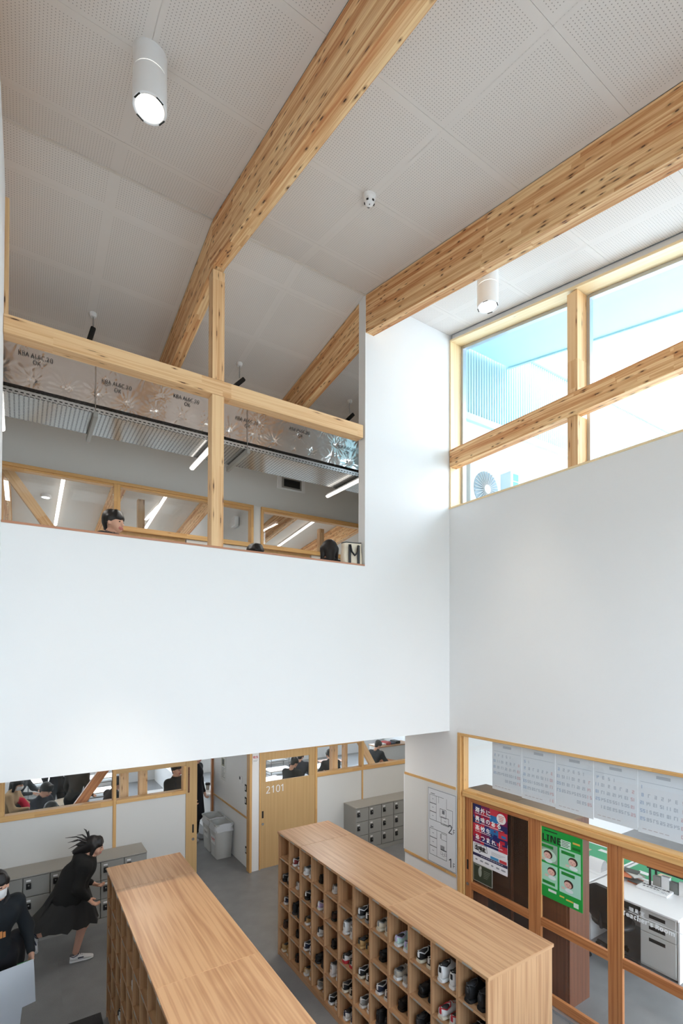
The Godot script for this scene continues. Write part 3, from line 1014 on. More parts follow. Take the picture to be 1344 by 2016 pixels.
const GLYPH := {
	"umi": [[1, 1, 2, 2], [0.5, 4, 1.5, 5], [0.5, 9, 2.2, 6], [4, 0.5, 3, 3], [3.5, 1.8, 9.5, 1.8], [4.2, 3.2, 3.4, 8.6, 8.8, 8.6], [4.2, 3.2, 9, 3.2, 8.4, 9.6], [2.8, 5.8, 9.8, 5.8], [6.2, 3.2, 6, 8.6]],
	"soto": [[2.6, 0.5, 0.6, 5], [1.8, 2.4, 4.6, 2.4, 3.6, 6, 0.8, 9.5], [1.4, 4.4, 3.4, 6], [6.8, 0.5, 6.8, 9.6], [6.8, 3.4, 9.4, 5.6]],
	"ni": [[1.6, 1, 1.2, 5, 1.6, 9], [4.4, 2.4, 9, 2.4], [4.2, 6.2, 4.4, 8.4, 9.4, 8.4]],
	"kyou": [[1.6, 1, 1.6, 6], [1.6, 1, 3.2, 1], [1.6, 2.6, 3, 2.6], [1.6, 4.2, 3, 4.2], [3.8, 1, 6.4, 1, 6.4, 6], [3.8, 1, 3.8, 6], [4.4, 2.2, 5.8, 2.2], [4.4, 3.6, 5.8, 3.6, 5.8, 5, 4.4, 5, 4.4, 3.6], [8.4, 1, 8.4, 6], [7, 1, 8.4, 1], [7, 2.6, 8.4, 2.6], [7, 4.2, 8.4, 4.2], [0.4, 6.4, 9.6, 6.4], [3.4, 7.2, 1, 9.6], [6.4, 7.2, 9, 9.6]],
	"mi": [[0.8, 2.6, 3.2, 2.6, 3.2, 6.6, 0.8, 6.6, 0.8, 2.6], [4.4, 2.2, 9.2, 2.2], [4, 4.6, 9.6, 4.6], [6.8, 0.6, 6.8, 9.6], [6.8, 4.8, 4, 8.6], [6.8, 4.8, 9.6, 8.6]],
	"no": [[5.2, 2, 4.6, 5.6, 3, 8, 1.4, 7, 1.4, 4.2, 4, 1.6, 7, 1.6, 9, 4, 8.6, 7, 6, 9.2]],
	"a": [[1.4, 2.4, 8.4, 2.4], [4, 0.8, 3.8, 5, 4.6, 9], [7.2, 4, 5, 8, 2.4, 8.8, 1.4, 7.2, 3.4, 5, 7, 4.6, 9, 6.4, 8, 8.6, 6, 9.4]],
	"ru": [[2, 1.2, 7.6, 1.2, 1.6, 6.4, 5, 4.6, 8.4, 5.4, 8.6, 8, 5.6, 9.2, 3.6, 8.4, 4.4, 7.2, 6, 8.4]],
	"taka": [[5, 0.3, 5, 1.6], [0.8, 1.6, 9.2, 1.6], [3, 2.8, 7, 2.8, 7, 4.4, 3, 4.4, 3, 2.8], [1, 9.6, 1, 5.4, 9, 5.4, 9, 9.6], [3.4, 6.8, 6.8, 6.8, 6.8, 8.6, 3.4, 8.6, 3.4, 6.8]],
	"kou": [[0.4, 2.8, 4, 2.8], [2.2, 0.6, 2.2, 9.6], [2.2, 3.2, 0.4, 6.4], [2.4, 4, 4, 5.8], [7, 0.6, 7, 2], [4.4, 2.2, 9.8, 2.2], [5.8, 3, 4.6, 4.8], [8, 3, 9.4, 4.8], [8.6, 4.8, 6.6, 7.6, 4.2, 9.6], [5.2, 4.8, 7, 7.4, 9.8, 9.6]],
	"sei": [[2.6, 1, 1, 4.6], [1.8, 3, 9, 3], [1.6, 6, 8.6, 6], [5.2, 0.6, 5.2, 9.2], [0.6, 9.2, 9.6, 9.2]],
	"tsu": [[0.8, 3.4, 6, 2.2, 9, 4.2, 8.4, 7, 4.6, 8.8]],
	"ma": [[1.6, 2.4, 8.6, 2.4], [2, 4.8, 8.2, 4.8], [5.2, 0.8, 5.2, 7.8, 3.4, 9, 2, 8, 3.4, 6.8, 6, 7.4, 8.6, 9]],
	"re": [[2.6, 0.8, 2.6, 9.4], [0.8, 3.2, 3.6, 3.2, 0.8, 7.6], [2.6, 5, 6, 2.4, 6.8, 4, 6.6, 8, 9.6, 8]],
	"bang": [[5, 0.6, 5, 6.6], [5, 8.6, 5, 9.2]],
	"shoku": [[0.4, 1.2, 3.8, 1.2], [1, 1.2, 1, 8.4], [3.2, 1.2, 3.2, 9.6], [1, 3.4, 3.2, 3.4], [1, 5.6, 3.2, 5.6], [0.3, 8.2, 3.4, 7.6], [4.2, 2, 7, 2], [5.6, 0.8, 5.6, 2], [4, 3.8, 9.8, 3.8], [4.6, 5.2, 7, 5.2, 7, 9, 4.6, 9, 4.6, 5.2], [4.6, 7, 7, 7], [7.6, 0.8, 8.2, 6, 9.8, 9.4], [9.4, 5, 7.4, 9.4], [9, 1.4, 9.4, 2.6]],
	"in": [[2.6, 0.8, 7.4, 0.8, 7.4, 3, 2.6, 3, 2.6, 0.8], [2, 4, 8, 4, 8, 8, 2, 8, 2, 4], [2, 5.3, 8, 5.3], [2, 6.6, 8, 6.6], [3.4, 8.2, 1, 9.8], [6.6, 8.2, 9, 9.8]],
	"shitsu": [[5, 0.3, 5, 1.6], [0.8, 3, 0.8, 1.8, 9.2, 1.8, 9.2, 3], [2.2, 3.4, 7.8, 3.4], [4.6, 3.4, 2.8, 5.4, 7.6, 5.2], [6.4, 4.2, 8, 6], [2, 7.2, 8, 7.2], [5, 5.4, 5, 9.2], [0.8, 9.4, 9.2, 9.4]],
	"mo": [[4, 0.8, 3.6, 6, 4.4, 9, 6.8, 9, 8, 6.6], [1.4, 3, 6.6, 3], [1.2, 5.4, 6.4, 5.4]],
	"ya": [[0.8, 5, 6, 2.6, 8.8, 3.6, 8, 5.8, 6, 6.4], [5, 0.8, 6, 2], [2.2, 2, 5, 9.4]],
	"su": [[0.8, 2.6, 9.2, 2.6], [5.6, 0.6, 5.6, 5.8, 4, 6, 3.6, 4.6, 5.4, 4.2, 5.8, 6.6, 3.6, 9.4]],
}

func line_glyphs(im: Image, names: Array, o: Vector2, s: float, gap: float, col: Color, th: int) -> void:
	for g in names:
		strokes(im, GLYPH[g], o, s, col, th)
		o.x += gap

# thin printed sheet in a plane of constant x (facing -x): z0..z1, y0..y1
func sheet_x(called: String, x: float, z0: float, z1: float, y0: float, y1: float, m: Material, parent: Node, th := 0.003) -> MeshInstance3D:
	var mb := MB.new()
	var w := (z1 - z0) / 2
	var h := (y1 - y0) / 2
	var uvq := [Vector2(0, 1), Vector2(1, 1), Vector2(1, 0), Vector2(0, 0)]
	mb.quad(V(-th / 2, -h, -w), V(-th / 2, -h, w), V(-th / 2, h, w), V(-th / 2, h, -w), -1, uvq)
	mb.quad(V(th / 2, -h, w), V(th / 2, -h, -w), V(th / 2, h, -w), V(th / 2, h, w), -1, [uvq[1], uvq[0], uvq[3], uvq[2]])
	mb.quad(V(-th / 2, h, -w), V(-th / 2, h, w), V(th / 2, h, w), V(th / 2, h, -w))
	mb.quad(V(th / 2, -h, -w), V(th / 2, -h, w), V(-th / 2, -h, w), V(-th / 2, -h, -w))
	mb.quad(V(-th / 2, -h, w), V(th / 2, -h, w), V(th / 2, h, w), V(-th / 2, h, w))
	mb.quad(V(th / 2, -h, -w), V(-th / 2, -h, -w), V(-th / 2, h, -w), V(th / 2, h, -w))
	return obj(called, mb, m, parent, V(x, (y0 + y1) / 2, (z0 + z1) / 2))

func ground_rear() -> void:
	var z := -3.25
	var Z0 := z - 0.1
	# rear wall in pieces
	struct(bx("wall_rear_left", V(-7.5, 0, Z0), V(-3.512, 1.474, z), M.wall_grey))
	var w := snode("window_5")
	frame_bar("bottom_bar", V(-7.5, 1.475, Z0), V(-3.512, 1.553, z + 0.02), w, 0)
	frame_bar("mullion", V(-3.511, 0, Z0), V(-3.466, 2.69, z + 0.015), w, 1)
	frame_bar("mullion", V(-4.9, 1.554, Z0), V(-4.81, 2.69, z + 0.015), w, 1)
	bx("pane", V(-4.81, 1.554, z - 0.05), V(-3.512, 2.69, z - 0.046), M.glass, w)
	bx("pane", V(-7.4, 1.554, z - 0.05), V(-4.9, 2.69, z - 0.046), M.glass, w)
	struct(bx("wall_rear_panel", V(-3.465, 0, Z0), V(-2.462, 1.488, z), M.wall_grey))
	w = snode("window_6")
	frame_bar("bottom_bar", V(-3.465, 1.489, Z0), V(-2.462, 1.548, z + 0.018), w, 0)
	frame_bar("top_bar", V(-3.465, 1.925, Z0), V(-2.462, 1.999, z + 0.004), w, 0, M.ply)
	frame_bar("side_bar", V(-2.505, 1.549, Z0), V(-2.462, 1.924, z + 0.016), w, 1)
	frame_bar("head_bar", V(-3.465, 2.0, Z0), V(-1.36, 2.045, z + 0.03), w, 0)
	bx("pane", V(-3.465, 1.549, z - 0.05), V(-2.506, 1.924, z - 0.046), M.glass, w)
	# open sliding door leaf
	var d := snode("door_2")
	bx("leaf", V(-2.461, 0.01, z - 0.03), V(-2.285, 1.998, z + 0.012), M.ply, d, 1, 0.003)
	bx("slot_pull", V(-2.43, 1.5, z + 0.0122), V(-2.405, 1.9, z + 0.016), M.walnut, d)
	bx("finger_pull", V(-2.36, 0.86, z + 0.0122), V(-2.335, 0.99, z + 0.015), M.black, d)
	var lk := MB.new()
	lk.cyl(V(-2.347, 0.76, z + 0.0122), V(-2.347, 0.76, z + 0.02), 0.022, 0.022, 12)
	obj("lock", lk, M.chrome, d)
	# corridor jamb, pier, numbered door
	w = snode("trim_2")
	frame_bar("jamb", V(-1.405, 0, Z0), V(-1.362, 1.999, z + 0.03), w, 1)
	struct(bx("wall_rear_pier", V(-1.361, 0, Z0), V(-1.222, 2.69, z), M.wall))
	d = snode("door_1")
	frame_bar("jamb", V(-1.221, 0, Z0), V(-1.2, 1.99, z + 0.02), d, 1)
	frame_bar("jamb", V(-0.125, 0, Z0), V(-0.082, 2.69, z + 0.02), d, 1)
	frame_bar("head_bar", V(-1.221, 1.991, Z0), V(-0.126, 2.04, z + 0.03), d, 0)
	bx("leaf_lower", V(-1.199, 0.01, z - 0.03), V(-0.126, 1.478, z + 0.005), M.ply, d, 1)
	bx("leaf_stile", V(-1.199, 1.479, z - 0.03), V(-1.1, 1.989, z + 0.005), M.ply, d, 1)
	bx("leaf_stile", V(-0.24, 1.479, z - 0.03), V(-0.126, 1.989, z + 0.005), M.ply, d, 1)
	bx("leaf_top", V(-1.099, 1.85, z - 0.03), V(-0.241, 1.989, z + 0.005), M.ply, d, 1)
	bx("pane", V(-1.099, 1.479, z - 0.016), V(-0.241, 1.849, z - 0.012), M.glass, d)
	bx("finger_pull", V(-1.17, 0.87, z + 0.0052), V(-1.14, 0.99, z + 0.008), M.black, d)
	lk = MB.new()
	lk.cyl(V(-1.155, 0.77, z + 0.0052), V(-1.155, 0.77, z + 0.014), 0.022, 0.022, 12)
	obj("lock", lk, M.chrome, d)
	text("room_number", "2101", 0.165, M.white, d, V(-0.915, 1.335, z + 0.008))
	var sg := Image.create(64, 96, false, Image.FORMAT_RGB8)
	sg.fill(c8(240, 240, 240))
	line_glyphs(sg, ["kou", "sei"], Vector2(6, 20), 24, 27, c8(190, 60, 70), 3)
	sg.fill_rect(Rect2i(8, 58, 46, 3), c8(160, 160, 160))
	sg.fill_rect(Rect2i(8, 68, 36, 3), c8(160, 160, 160))
	var t := thing("door_sign", "small white sign with red characters above the corridor doorway pier", "sign", V(-1.29, 1.9, z))
	var q := MB.new()
	q.quad(V(-0.06, -0.09, 0.012), V(0.06, -0.09, 0.012), V(0.06, 0.09, 0.012), V(-0.06, 0.09, 0.012), -1, [Vector2(0, 1), Vector2(1, 1), Vector2(1, 0), Vector2(0, 0)])
	obj("print", q, textured(sg, 1, 1), t)
	bx("plate", V(-0.06, -0.09, 0.001), V(0.06, 0.09, 0.0115), M.white, t)
	# right hand part of the rear wall
	struct(bx("wall_rear_right", V(-0.081, 0, Z0), V(7.1, 1.43, z), M.wall_grey))
	w = snode("window_7")
	frame_bar("bottom_bar", V(-0.081, 1.431, Z0), V(7.1, 1.498, z + 0.02), w, 0)
	frame_bar("mullion", V(0.915, 1.499, Z0), V(0.965, 2.69, z + 0.015), w, 1)
	frame_bar("head_bar", V(-0.081, 1.97, Z0), V(0.914, 2.03, z + 0.02), w, 0)
	bx("pane", V(-0.08, 1.499, z - 0.05), V(0.914, 1.969, z - 0.046), M.glass, w)
	bx("pane", V(0.966, 1.499, z - 0.05), V(4.2, 2.69, z - 0.046), M.glass, w)
	frame_bar("batten", V(0.92, 0.0, z + 0.0005), V(0.955, 1.43, z + 0.012), w, 1)
	# inner posts and braces of the classrooms
	for p in [[0.51, -3.62, "pine post behind glass right of the numbered door"], [-3.03, -3.62, "pine post behind glass of the left classroom door"], [-3.28, -3.76, "pale post edge behind glass of the left classroom"], [0.77, -3.62, "slim pine post behind glass near the window mullion"]]:
		var o := bx("frame_post", V(p[0] - (0.06 if p[0] != 0.77 else 0.03), 0, p[1] - 0.06), V(p[0] + (0.06 if p[0] != 0.77 else 0.03), 2.69, p[1] + 0.06), M.pine, null, 1)
		tag(o, p[2], "post")
	for p in [[V(-4.92, 0.04, -3.6), V(-3.35, 2.27, -3.6), "reddish diagonal timber brace behind the left classroom window", 0.13, M.door_wood], [V(2.28, 0.04, -3.6), V(0.95, 2.2, -3.6), "diagonal pine brace behind the right classroom window", 0.13, M.pine]]:
		var mb := MB.new()
		var L: float = (p[1] - p[0]).length()
		mb.box(Vector3.ZERO, V(p[3], L, 0.06), 1)
		var dv: Vector3 = (p[1] - p[0]).normalized()
		var o := obj("diagonal_brace", mb, p[4], null, (p[0] + p[1]) / 2, Basis(dv.cross(Vector3.BACK), dv, Vector3.BACK))
		tag(o, p[2], "brace")
	# corridor leading back
	struct(bx("wall_corridor", V(-1.36, 0, -5.2), V(-1.27, 2.69, Z0 - 0.001), M.wall))
	w = snode("trim_3")
	frame_bar("dado_rail", V(-1.372, 0.84, -5.2), V(-1.361, 0.875, Z0 - 0.002), w, 2)
	frame_bar("end_post", V(-1.4, 0, -5.27), V(-1.25, 2.69, -5.2), w, 1, M.door_wood)
	struct(bx("wall_corridor_low", V(-1.36, 0, -10.4), V(-1.27, 0.8, -5.271), M.wall))
	struct(bx("trim_4", V(-1.6, 0.801, -10.4), V(-1.2, 0.83, -5.272), M.white))
	for p in [[-3.49, 1.36, "upper dark switch plate on the corridor wall", 0.1], [-3.49, 1.14, "lower dark switch plate on the corridor wall", 0.11], [-3.46, 0.3, "dark socket plate low on the corridor wall", 0.1]]:
		t = thing("wall_switch", p[2], "switch", V(-1.361, p[1], p[0]))
		bx("plate", V(-0.008, -0.06, -0.035), V(-0.0005, 0.06, 0.035), M.dark, t)
		bx("rocker", V(-0.011, -0.035, -0.015), V(-0.0085, 0.035, 0.015), M.white, t)
	t = thing("thermostat", "white thermostat with black display on the corridor wall", "thermostat", V(-1.361, 1.46, -3.72))
	bx("casing", V(-0.012, -0.06, -0.06), V(-0.0005, 0.06, 0.06), M.white, t)
	bx("display", V(-0.014, -0.005, -0.05), V(-0.0125, 0.045, 0.0), M.black, t)
	var pn := Image.create(64, 128, false, Image.FORMAT_RGB8)
	pn.fill(c8(226, 226, 222))
	pn.fill_rect(Rect2i(10, 14, 40, 40), c8(150, 146, 120))
	pn.fill_rect(Rect2i(18, 20, 24, 26), c8(70, 72, 60))
	for i in 7:
		pn.fill_rect(Rect2i(10, 62 + i * 8, 44 - (i % 3) * 6, 3), c8(160, 160, 160))
	var nt := sheet_x("notice_paper", -1.3635, -4.75, -4.5, 1.25, 1.72, textured(pn, 1, 1), null)
	tag(nt, "pale notice sheet pinned to the corridor wall", "paper")
	# bins
	for i in 2:
		var zb := -4.2 - i * 0.42
		t = thing("waste_bin", ["pale grey waste bin with red lettering, nearer of the two", "pale grey waste bin with plain label, farther of the two"][i], "bin", V(-1.55, 0, zb), 0.0, "corridor bins")
		var b := MB.new()
		var lo := 0.13
		var hi := 0.155
		var R := func(wx: float, wz: float, y: float) -> PackedVector3Array: return PackedVector3Array([V(wx, y, wz), V(wx, y, -wz), V(-wx, y, -wz), V(-wx, y, wz)])
		b.loft([R.call(lo, lo + 0.03, 0.0), R.call(hi, hi + 0.03, 0.6)], true, false)
		b.loft([R.call(hi - 0.012, hi + 0.018, 0.6), R.call(lo - 0.01, lo + 0.02, 0.05)], false, true)
		obj("body", b, mat(c8(206, 206, 202), 0.5), t)
		b = MB.new()
		for k in 4:
			var sgn := -1 if k % 2 == 0 else 1
			if k < 2:
				b.box(V(sgn * hi, 0.605, 0), V(0.026, 0.02, hi * 2 + 0.08))
			else:
				b.box(V(0, 0.605, sgn * (hi + 0.03)), V(hi * 2 - 0.03, 0.02, 0.026))
		obj("rim", b, mat(c8(196, 196, 192), 0.5), t)
		b = MB.new()
		var rings := []
		for k in 5:
			var ring := PackedVector3Array()
			for j in 16:
				var a := -TAU * j / 16.0
				var rr := 0.172 + 0.012 * sin(j * 2.3 + k * 1.9)
				ring.append(V(clampf(cos(a) * rr * 1.3, -hi - 0.017, hi + 0.017), 0.625 - k * 0.035 + 0.008 * sin(j * 1.7), clampf(sin(a) * rr * 1.5, -hi - 0.048, hi + 0.048)))
			rings.append(ring)
		rings.reverse()
		b.loft(rings, false, false)
		obj("bag_fold", b, mat(c8(226, 228, 230), 0.35), t)
		var lb := Image.create(96, 64, false, Image.FORMAT_RGB8)
		lb.fill(c8(238, 238, 236))
		line_glyphs(lb, ["mo", "ya", "su"], Vector2(8, 18), 26, 28, c8(206, 44, 50) if i == 0 else c8(120, 120, 120), 4)
		var lm := textured(lb, 1, 1)
		b = MB.new()
		b.quad(V(-0.147, 0.24, -0.11), V(-0.147, 0.24, 0.11), V(-0.153, 0.4, 0.11), V(-0.153, 0.4, -0.11), -1, [Vector2(0, 1), Vector2(1, 1), Vector2(1, 0), Vector2(0, 0)])
		obj("label_print", b, lm, t)
	t = thing("sill_tray", "white tray on the corridor window sill", "tray", V(-1.42, 0.83, -5.75))
	bx("base", V(-0.14, 0.001, -0.25), V(0.14, 0.01, 0.25), M.white, t)
	bx("lip", V(-0.15, 0.001, -0.26), V(-0.141, 0.03, 0.26), M.white, t)
	t = thing("black_cup", "black lidded cup standing on the corridor sill", "cup", V(-1.35, 0.831, -5.6))
	var cb := MB.new()
	cb.lathe([Vector2(0.035, 0.0), Vector2(0.045, 0.11)], Vector3.ZERO, 14)
	obj("body", cb, M.steel, t)
	cb = MB.new()
	cb.lathe([Vector2(0.055, 0.111), Vector2(0.055, 0.15), Vector2(0.03, 0.16)], Vector3.ZERO, 14)
	obj("lid", cb, M.black, t)
	# far window wall of the ground floor rooms
	struct(bx("wall_far_low", V(-7.5, 0, -10.62), V(7.1, 0.85, -10.5), M.wall))
	struct(bx("wall_far_high", V(-7.5, 2.4, -10.62), V(7.1, 2.7, -10.5), M.wall))
	w = snode("window_far")
	for i in 9:
		bx("mullion", V(-7.5 + i * 1.8, 0.851, -10.6), V(-7.4 + i * 1.8, 2.399, -10.52), M.pine, w, 1)
	bx("pane", V(-7.5, 0.851, -10.564), V(7.0, 2.399, -10.56), M.glass, w)
	struct(bx("wall_right_ground", V(7.1, 0, -10.5), V(7.2, 2.7, 6.3), M.wall))
	# wall with the floor plan: rails and return
	w = snode("trim_5")
	frame_bar("top_rail", V(-0.014, 1.965, -0.876), V(-0.001, 2.0, 0.12), w, 2)
	frame_bar("bottom_rail", V(-0.014, 0.86, -0.876), V(-0.001, 0.9, 0.12), w, 2)
	bx("corner_bead", V(-0.012, 0.9, -0.888), V(0.004, 1.965, -0.877), M.white, w)
	struct(bx("wall_panel", V(-0.01, 0.901, -0.876), V(-0.0005, 1.964, 0.12), M.wall_grey))
	struct(bx("wall_behind_plan", V(0.151, 0, -0.876), V(7.1, 2.7, -0.8), M.wall))
	plan_board()
	locker_row(-4.9, 6, "long row of grey steel lockers at the left rear wall")
	locker_row(0.508, 5, "grey steel lockers between the right cabinet and floor plan")
	# ceiling lamps of the ground floor, hidden by the wall above
	var k := 0
	for x in [-6.0, -3.4, -0.8, 1.8]:
		k += 1
		linear_lamp(V(x - 0.6, 2.66, -1.7), 1.2, V(1, 0, 0), "lit linear ceiling lamp of the lower corridor, %s from the left" % COLN[k - 1], "lower corridor lamps", 0.75 if k < 3 else 1.7)
	k = 0
	for p in [[-6.0, -6.5], [-3.6, -6.5], [0.8, -6.0], [3.4, -6.0], [-3.6, -8.8], [3.0, -8.6]]:
		k += 1
		linear_lamp(V(p[0], 2.66, p[1] + 0.6), 1.2, V(0, 0, -1), "lit linear ceiling lamp of the lower classrooms, %s" % ["far left", "left middle", "centre", "right", "left rear", "right rear"][k - 1], "lower classroom lamps", 1.2)

func plan_board() -> void:
	var im := Image.create(384, 704, false, Image.FORMAT_RGB8)
	im.fill(c8(222, 225, 228))
	var ink := c8(50, 54, 62)
	var R := func(x: int, y: int, w: int, h: int, t: int) -> void:
		im.fill_rect(Rect2i(x, y, w, t), ink)
		im.fill_rect(Rect2i(x, y + h - t, w, t), ink)
		im.fill_rect(Rect2i(x, y, t, h), ink)
		im.fill_rect(Rect2i(x + w - t, y, t, h), ink)
	R.call(2, 2, 380, 700, 3)
	# upper plan
	for i in 3:
		R.call(24, 60 + i * 80, 96, 80, 3)
		im.fill_rect(Rect2i(60, 95 + i * 80, 22, 5), c8(130, 134, 140))
	for i in 6:
		im.fill_rect(Rect2i(34 + i * 14, 64, 2, 70), c8(180, 184, 190))
	strokes(im, [[0, 0, 10, 0], [14, 0, 14, 9], [14, 9, 22, 9], [22, 9, 22, 24], [10, 24, 22, 24]], Vector2(120, 60), 100, ink, 3)
	im.fill_rect(Rect2i(150, 60, 3, 60), ink)
	R.call(170, 165, 85, 80, 4)
	R.call(185, 235, 105, 75, 4)
	im.fill_rect(Rect2i(200, 175, 34, 34), c8(110, 114, 120))
	im.fill_rect(Rect2i(228, 268, 26, 5), c8(130, 134, 140))
	im.fill_rect(Rect2i(24, 296, 266, 4), ink)
	# lower plan
	for i in 3:
		R.call(24, 380 + i * 84, 104, 84, 3)
		im.fill_rect(Rect2i(62, 418 + i * 84, 26, 5), c8(130, 134, 140))
	R.call(24, 380, 240, 252, 4)
	R.call(190, 392, 74, 60, 3)
	im.fill_rect(Rect2i(176, 400, 10, 46), c8(140, 144, 150))
	for i in 5:
		im.fill_rect(Rect2i(180 + i * 11, 506, 8, 44), c8(90, 94, 100))
	im.fill_rect(Rect2i(180, 540, 78, 10), c8(70, 74, 80))
	for i in 3:
		R.call(178 + i * 28, 566 + (i % 2) * 12, 26, 24, 2)
	im.fill_rect(Rect2i(40, 44, 60, 6), c8(90, 94, 100))
	im.fill_rect(Rect2i(40, 364, 40, 6), c8(90, 94, 100))
	var t := thing("floor_plan_board", "grey floor plan board marked 2F and 1F on the side wall", "sign", V(-0.014, 1.4, -0.12))
	bx("panel", V(-0.006, -0.49, -0.26), V(0.003, 0.5, 0.26), mat(c8(200, 204, 208), 0.5), t, -1, 0.002)
	sheet_x("print", -0.0075, -0.255, 0.255, -0.485, 0.495, textured(im, 1, 1, 0.5), t, 0.001)
	var bs := Basis(Vector3.UP, -PI / 2)
	var im2 := mat(ink, 0.6)
	text("lettering", "2", 0.15, im2, t, V(-0.009, 0.04, 0.165), bs, 0.001)
	text("lettering", "F", 0.08, im2, t, V(-0.009, 0.025, 0.22), bs, 0.001)
	text("lettering", "1", 0.15, im2, t, V(-0.009, -0.385, 0.165), bs, 0.001)
	text("lettering", "F", 0.08, im2, t, V(-0.009, -0.40, 0.22), bs, 0.001)

func ring_at(x: float, w: float, y0: float, y1: float, top: float, n := 14) -> PackedVector3Array:
	# shoe section across z at length x: flat base, rounded shoulders; anticlockwise seen from +x
	var r := PackedVector3Array()
	for j in n:
		var a := TAU * j / n
		var c := cos(a)
		var s := sin(a)
		var z := -signf(c) * pow(absf(c), 0.7) * w
		var y := lerpf(y0, y1, 0.5 + 0.5 * signf(s) * pow(absf(s), 0.6))
		if s > 0:
			z *= lerpf(1.0, top, s)
		r.append(V(x, y, z))
	return r

var shoe_mesh := {}

func shoe_meshes() -> void:
	# toe towards +x, heel at x = 0, sole on y = 0
	var b := MB.new()
	var prof := [[0.0, 0.024], [0.012, 0.034], [0.05, 0.038], [0.12, 0.036], [0.19, 0.045], [0.24, 0.04], [0.268, 0.028], [0.278, 0.012]]
	var rings := []
	for p in prof:
		rings.append(ring_at(p[0], p[1] + 0.003, 0.0 if p[0] < 0.2 else (p[0] - 0.2) * 0.12, 0.028 if p[0] < 0.2 else 0.026, 0.97, 12))
	b.loft(rings)
	shoe_mesh.sole = b.mesh()
	for hi in [0, 1]:
		b = MB.new()
		rings = []
		var tops := [0.08, 0.086, 0.07, 0.094, 0.066, 0.052, 0.046, 0.036]
		var k := 0
		for p in prof:
			var h: float = tops[k] + (0.045 if hi and k < 4 else 0.0)
			var sh: float = [0.6, 0.62, 0.72, 0.6, 0.55, 0.6, 0.6, 0.6][k]
			rings.append(ring_at(p[0] + (0.004 if k == 0 else 0.0), p[1] - 0.001, 0.026, h, sh, 14))
			k += 1
		b.loft(rings)
		shoe_mesh["upper%d" % hi] = b.mesh()
		var y: float = 0.08 + 0.045 * hi
		b = MB.new()
		b.tube([V(0.006, y, 0), V(0.012, y + 0.005, 0.016), V(0.045, y - 0.01, 0.027), V(0.085, y + 0.002, 0.023), V(0.108, y + 0.012, 0.0), V(0.085, y + 0.002, -0.023), V(0.045, y - 0.01, -0.027), V(0.012, y + 0.005, -0.016), V(0.006, y, 0)], 0.0045, 6, false)
		shoe_mesh["collar%d" % hi] = b.mesh()
		b = MB.new()
		b.ball(V(0.056, y - 0.004, 0), V(0.044, 0.012, 0.023), 12, 4)
		shoe_mesh["lining%d" % hi] = b.mesh()
		b = MB.new()
		b.box(V(0.002, 0.062 + 0.03 * hi, 0), V(0.01, 0.04, 0.022), -1, 0.004)
		shoe_mesh["tab%d" % hi] = b.mesh()
	b = MB.new()
	b.box(Vector3.ZERO, V(0.007, 0.005, 0.044), -1, 0.002)
	shoe_mesh.lace = b.mesh()
	b = MB.new()
	b.box(V(0.13, 0.055, 0), V(0.07, 0.014, 0.088), -1, 0.005)
	shoe_mesh.stripe = b.mesh()

var shoe_mats := {}

func shoe_mat(c: String) -> StandardMaterial3D:
	if not shoe_mats.has(c):
		var t := {"white": c8(232, 232, 232), "black": c8(26, 26, 28), "grey": c8(150, 150, 148), "navy": c8(38, 46, 70), "tan": c8(190, 152, 100), "cream": c8(222, 212, 192), "brown": c8(70, 44, 32), "maroon": c8(120, 38, 44), "red": c8(190, 44, 56), "lavender": c8(196, 180, 220), "mint": c8(196, 226, 220), "beige": c8(190, 180, 166), "charcoal": c8(60, 60, 62), "pink": c8(226, 190, 200)}
		shoe_mats[c] = mat(t[c], 0.6)
	return shoe_mats[c]

func add_shoe(at: Vector3, turn: float, label: String, group: String, upper: String, sole: String, trim: String, high: int, striped: bool, s := 1.0) -> void:
	var t := thing("shoe", label, "shoe", at, turn, group)
	t.scale = Vector3.ONE * s
	mi("sole", shoe_mesh.sole, shoe_mat(sole), t)
	mi("upper", shoe_mesh["upper%d" % high], shoe_mat(upper), t)
	mi("collar", shoe_mesh["collar%d" % high], shoe_mat(trim), t)
	mi("lining", shoe_mesh["lining%d" % high], shoe_mat("charcoal"), t)
	mi("heel_tab", shoe_mesh["tab%d" % high], shoe_mat(trim), t)
	for i in 3:
		mi("lace", shoe_mesh.lace, shoe_mat("white" if upper != "white" else trim), t, V(0.125 + i * 0.02, 0.091 - i * 0.0105, 0), Basis(Vector3.BACK, -0.5))
	if striped:
		mi("side_stripe", shoe_mesh.stripe, shoe_mat("white" if upper == "black" else trim), t)

const COLN := ["first", "second", "third", "fourth", "fifth", "sixth", "seventh", "eighth", "ninth", "tenth", "eleventh", "twelfth"]
const ROWN := ["top", "second", "third", "fourth", "bottom"]

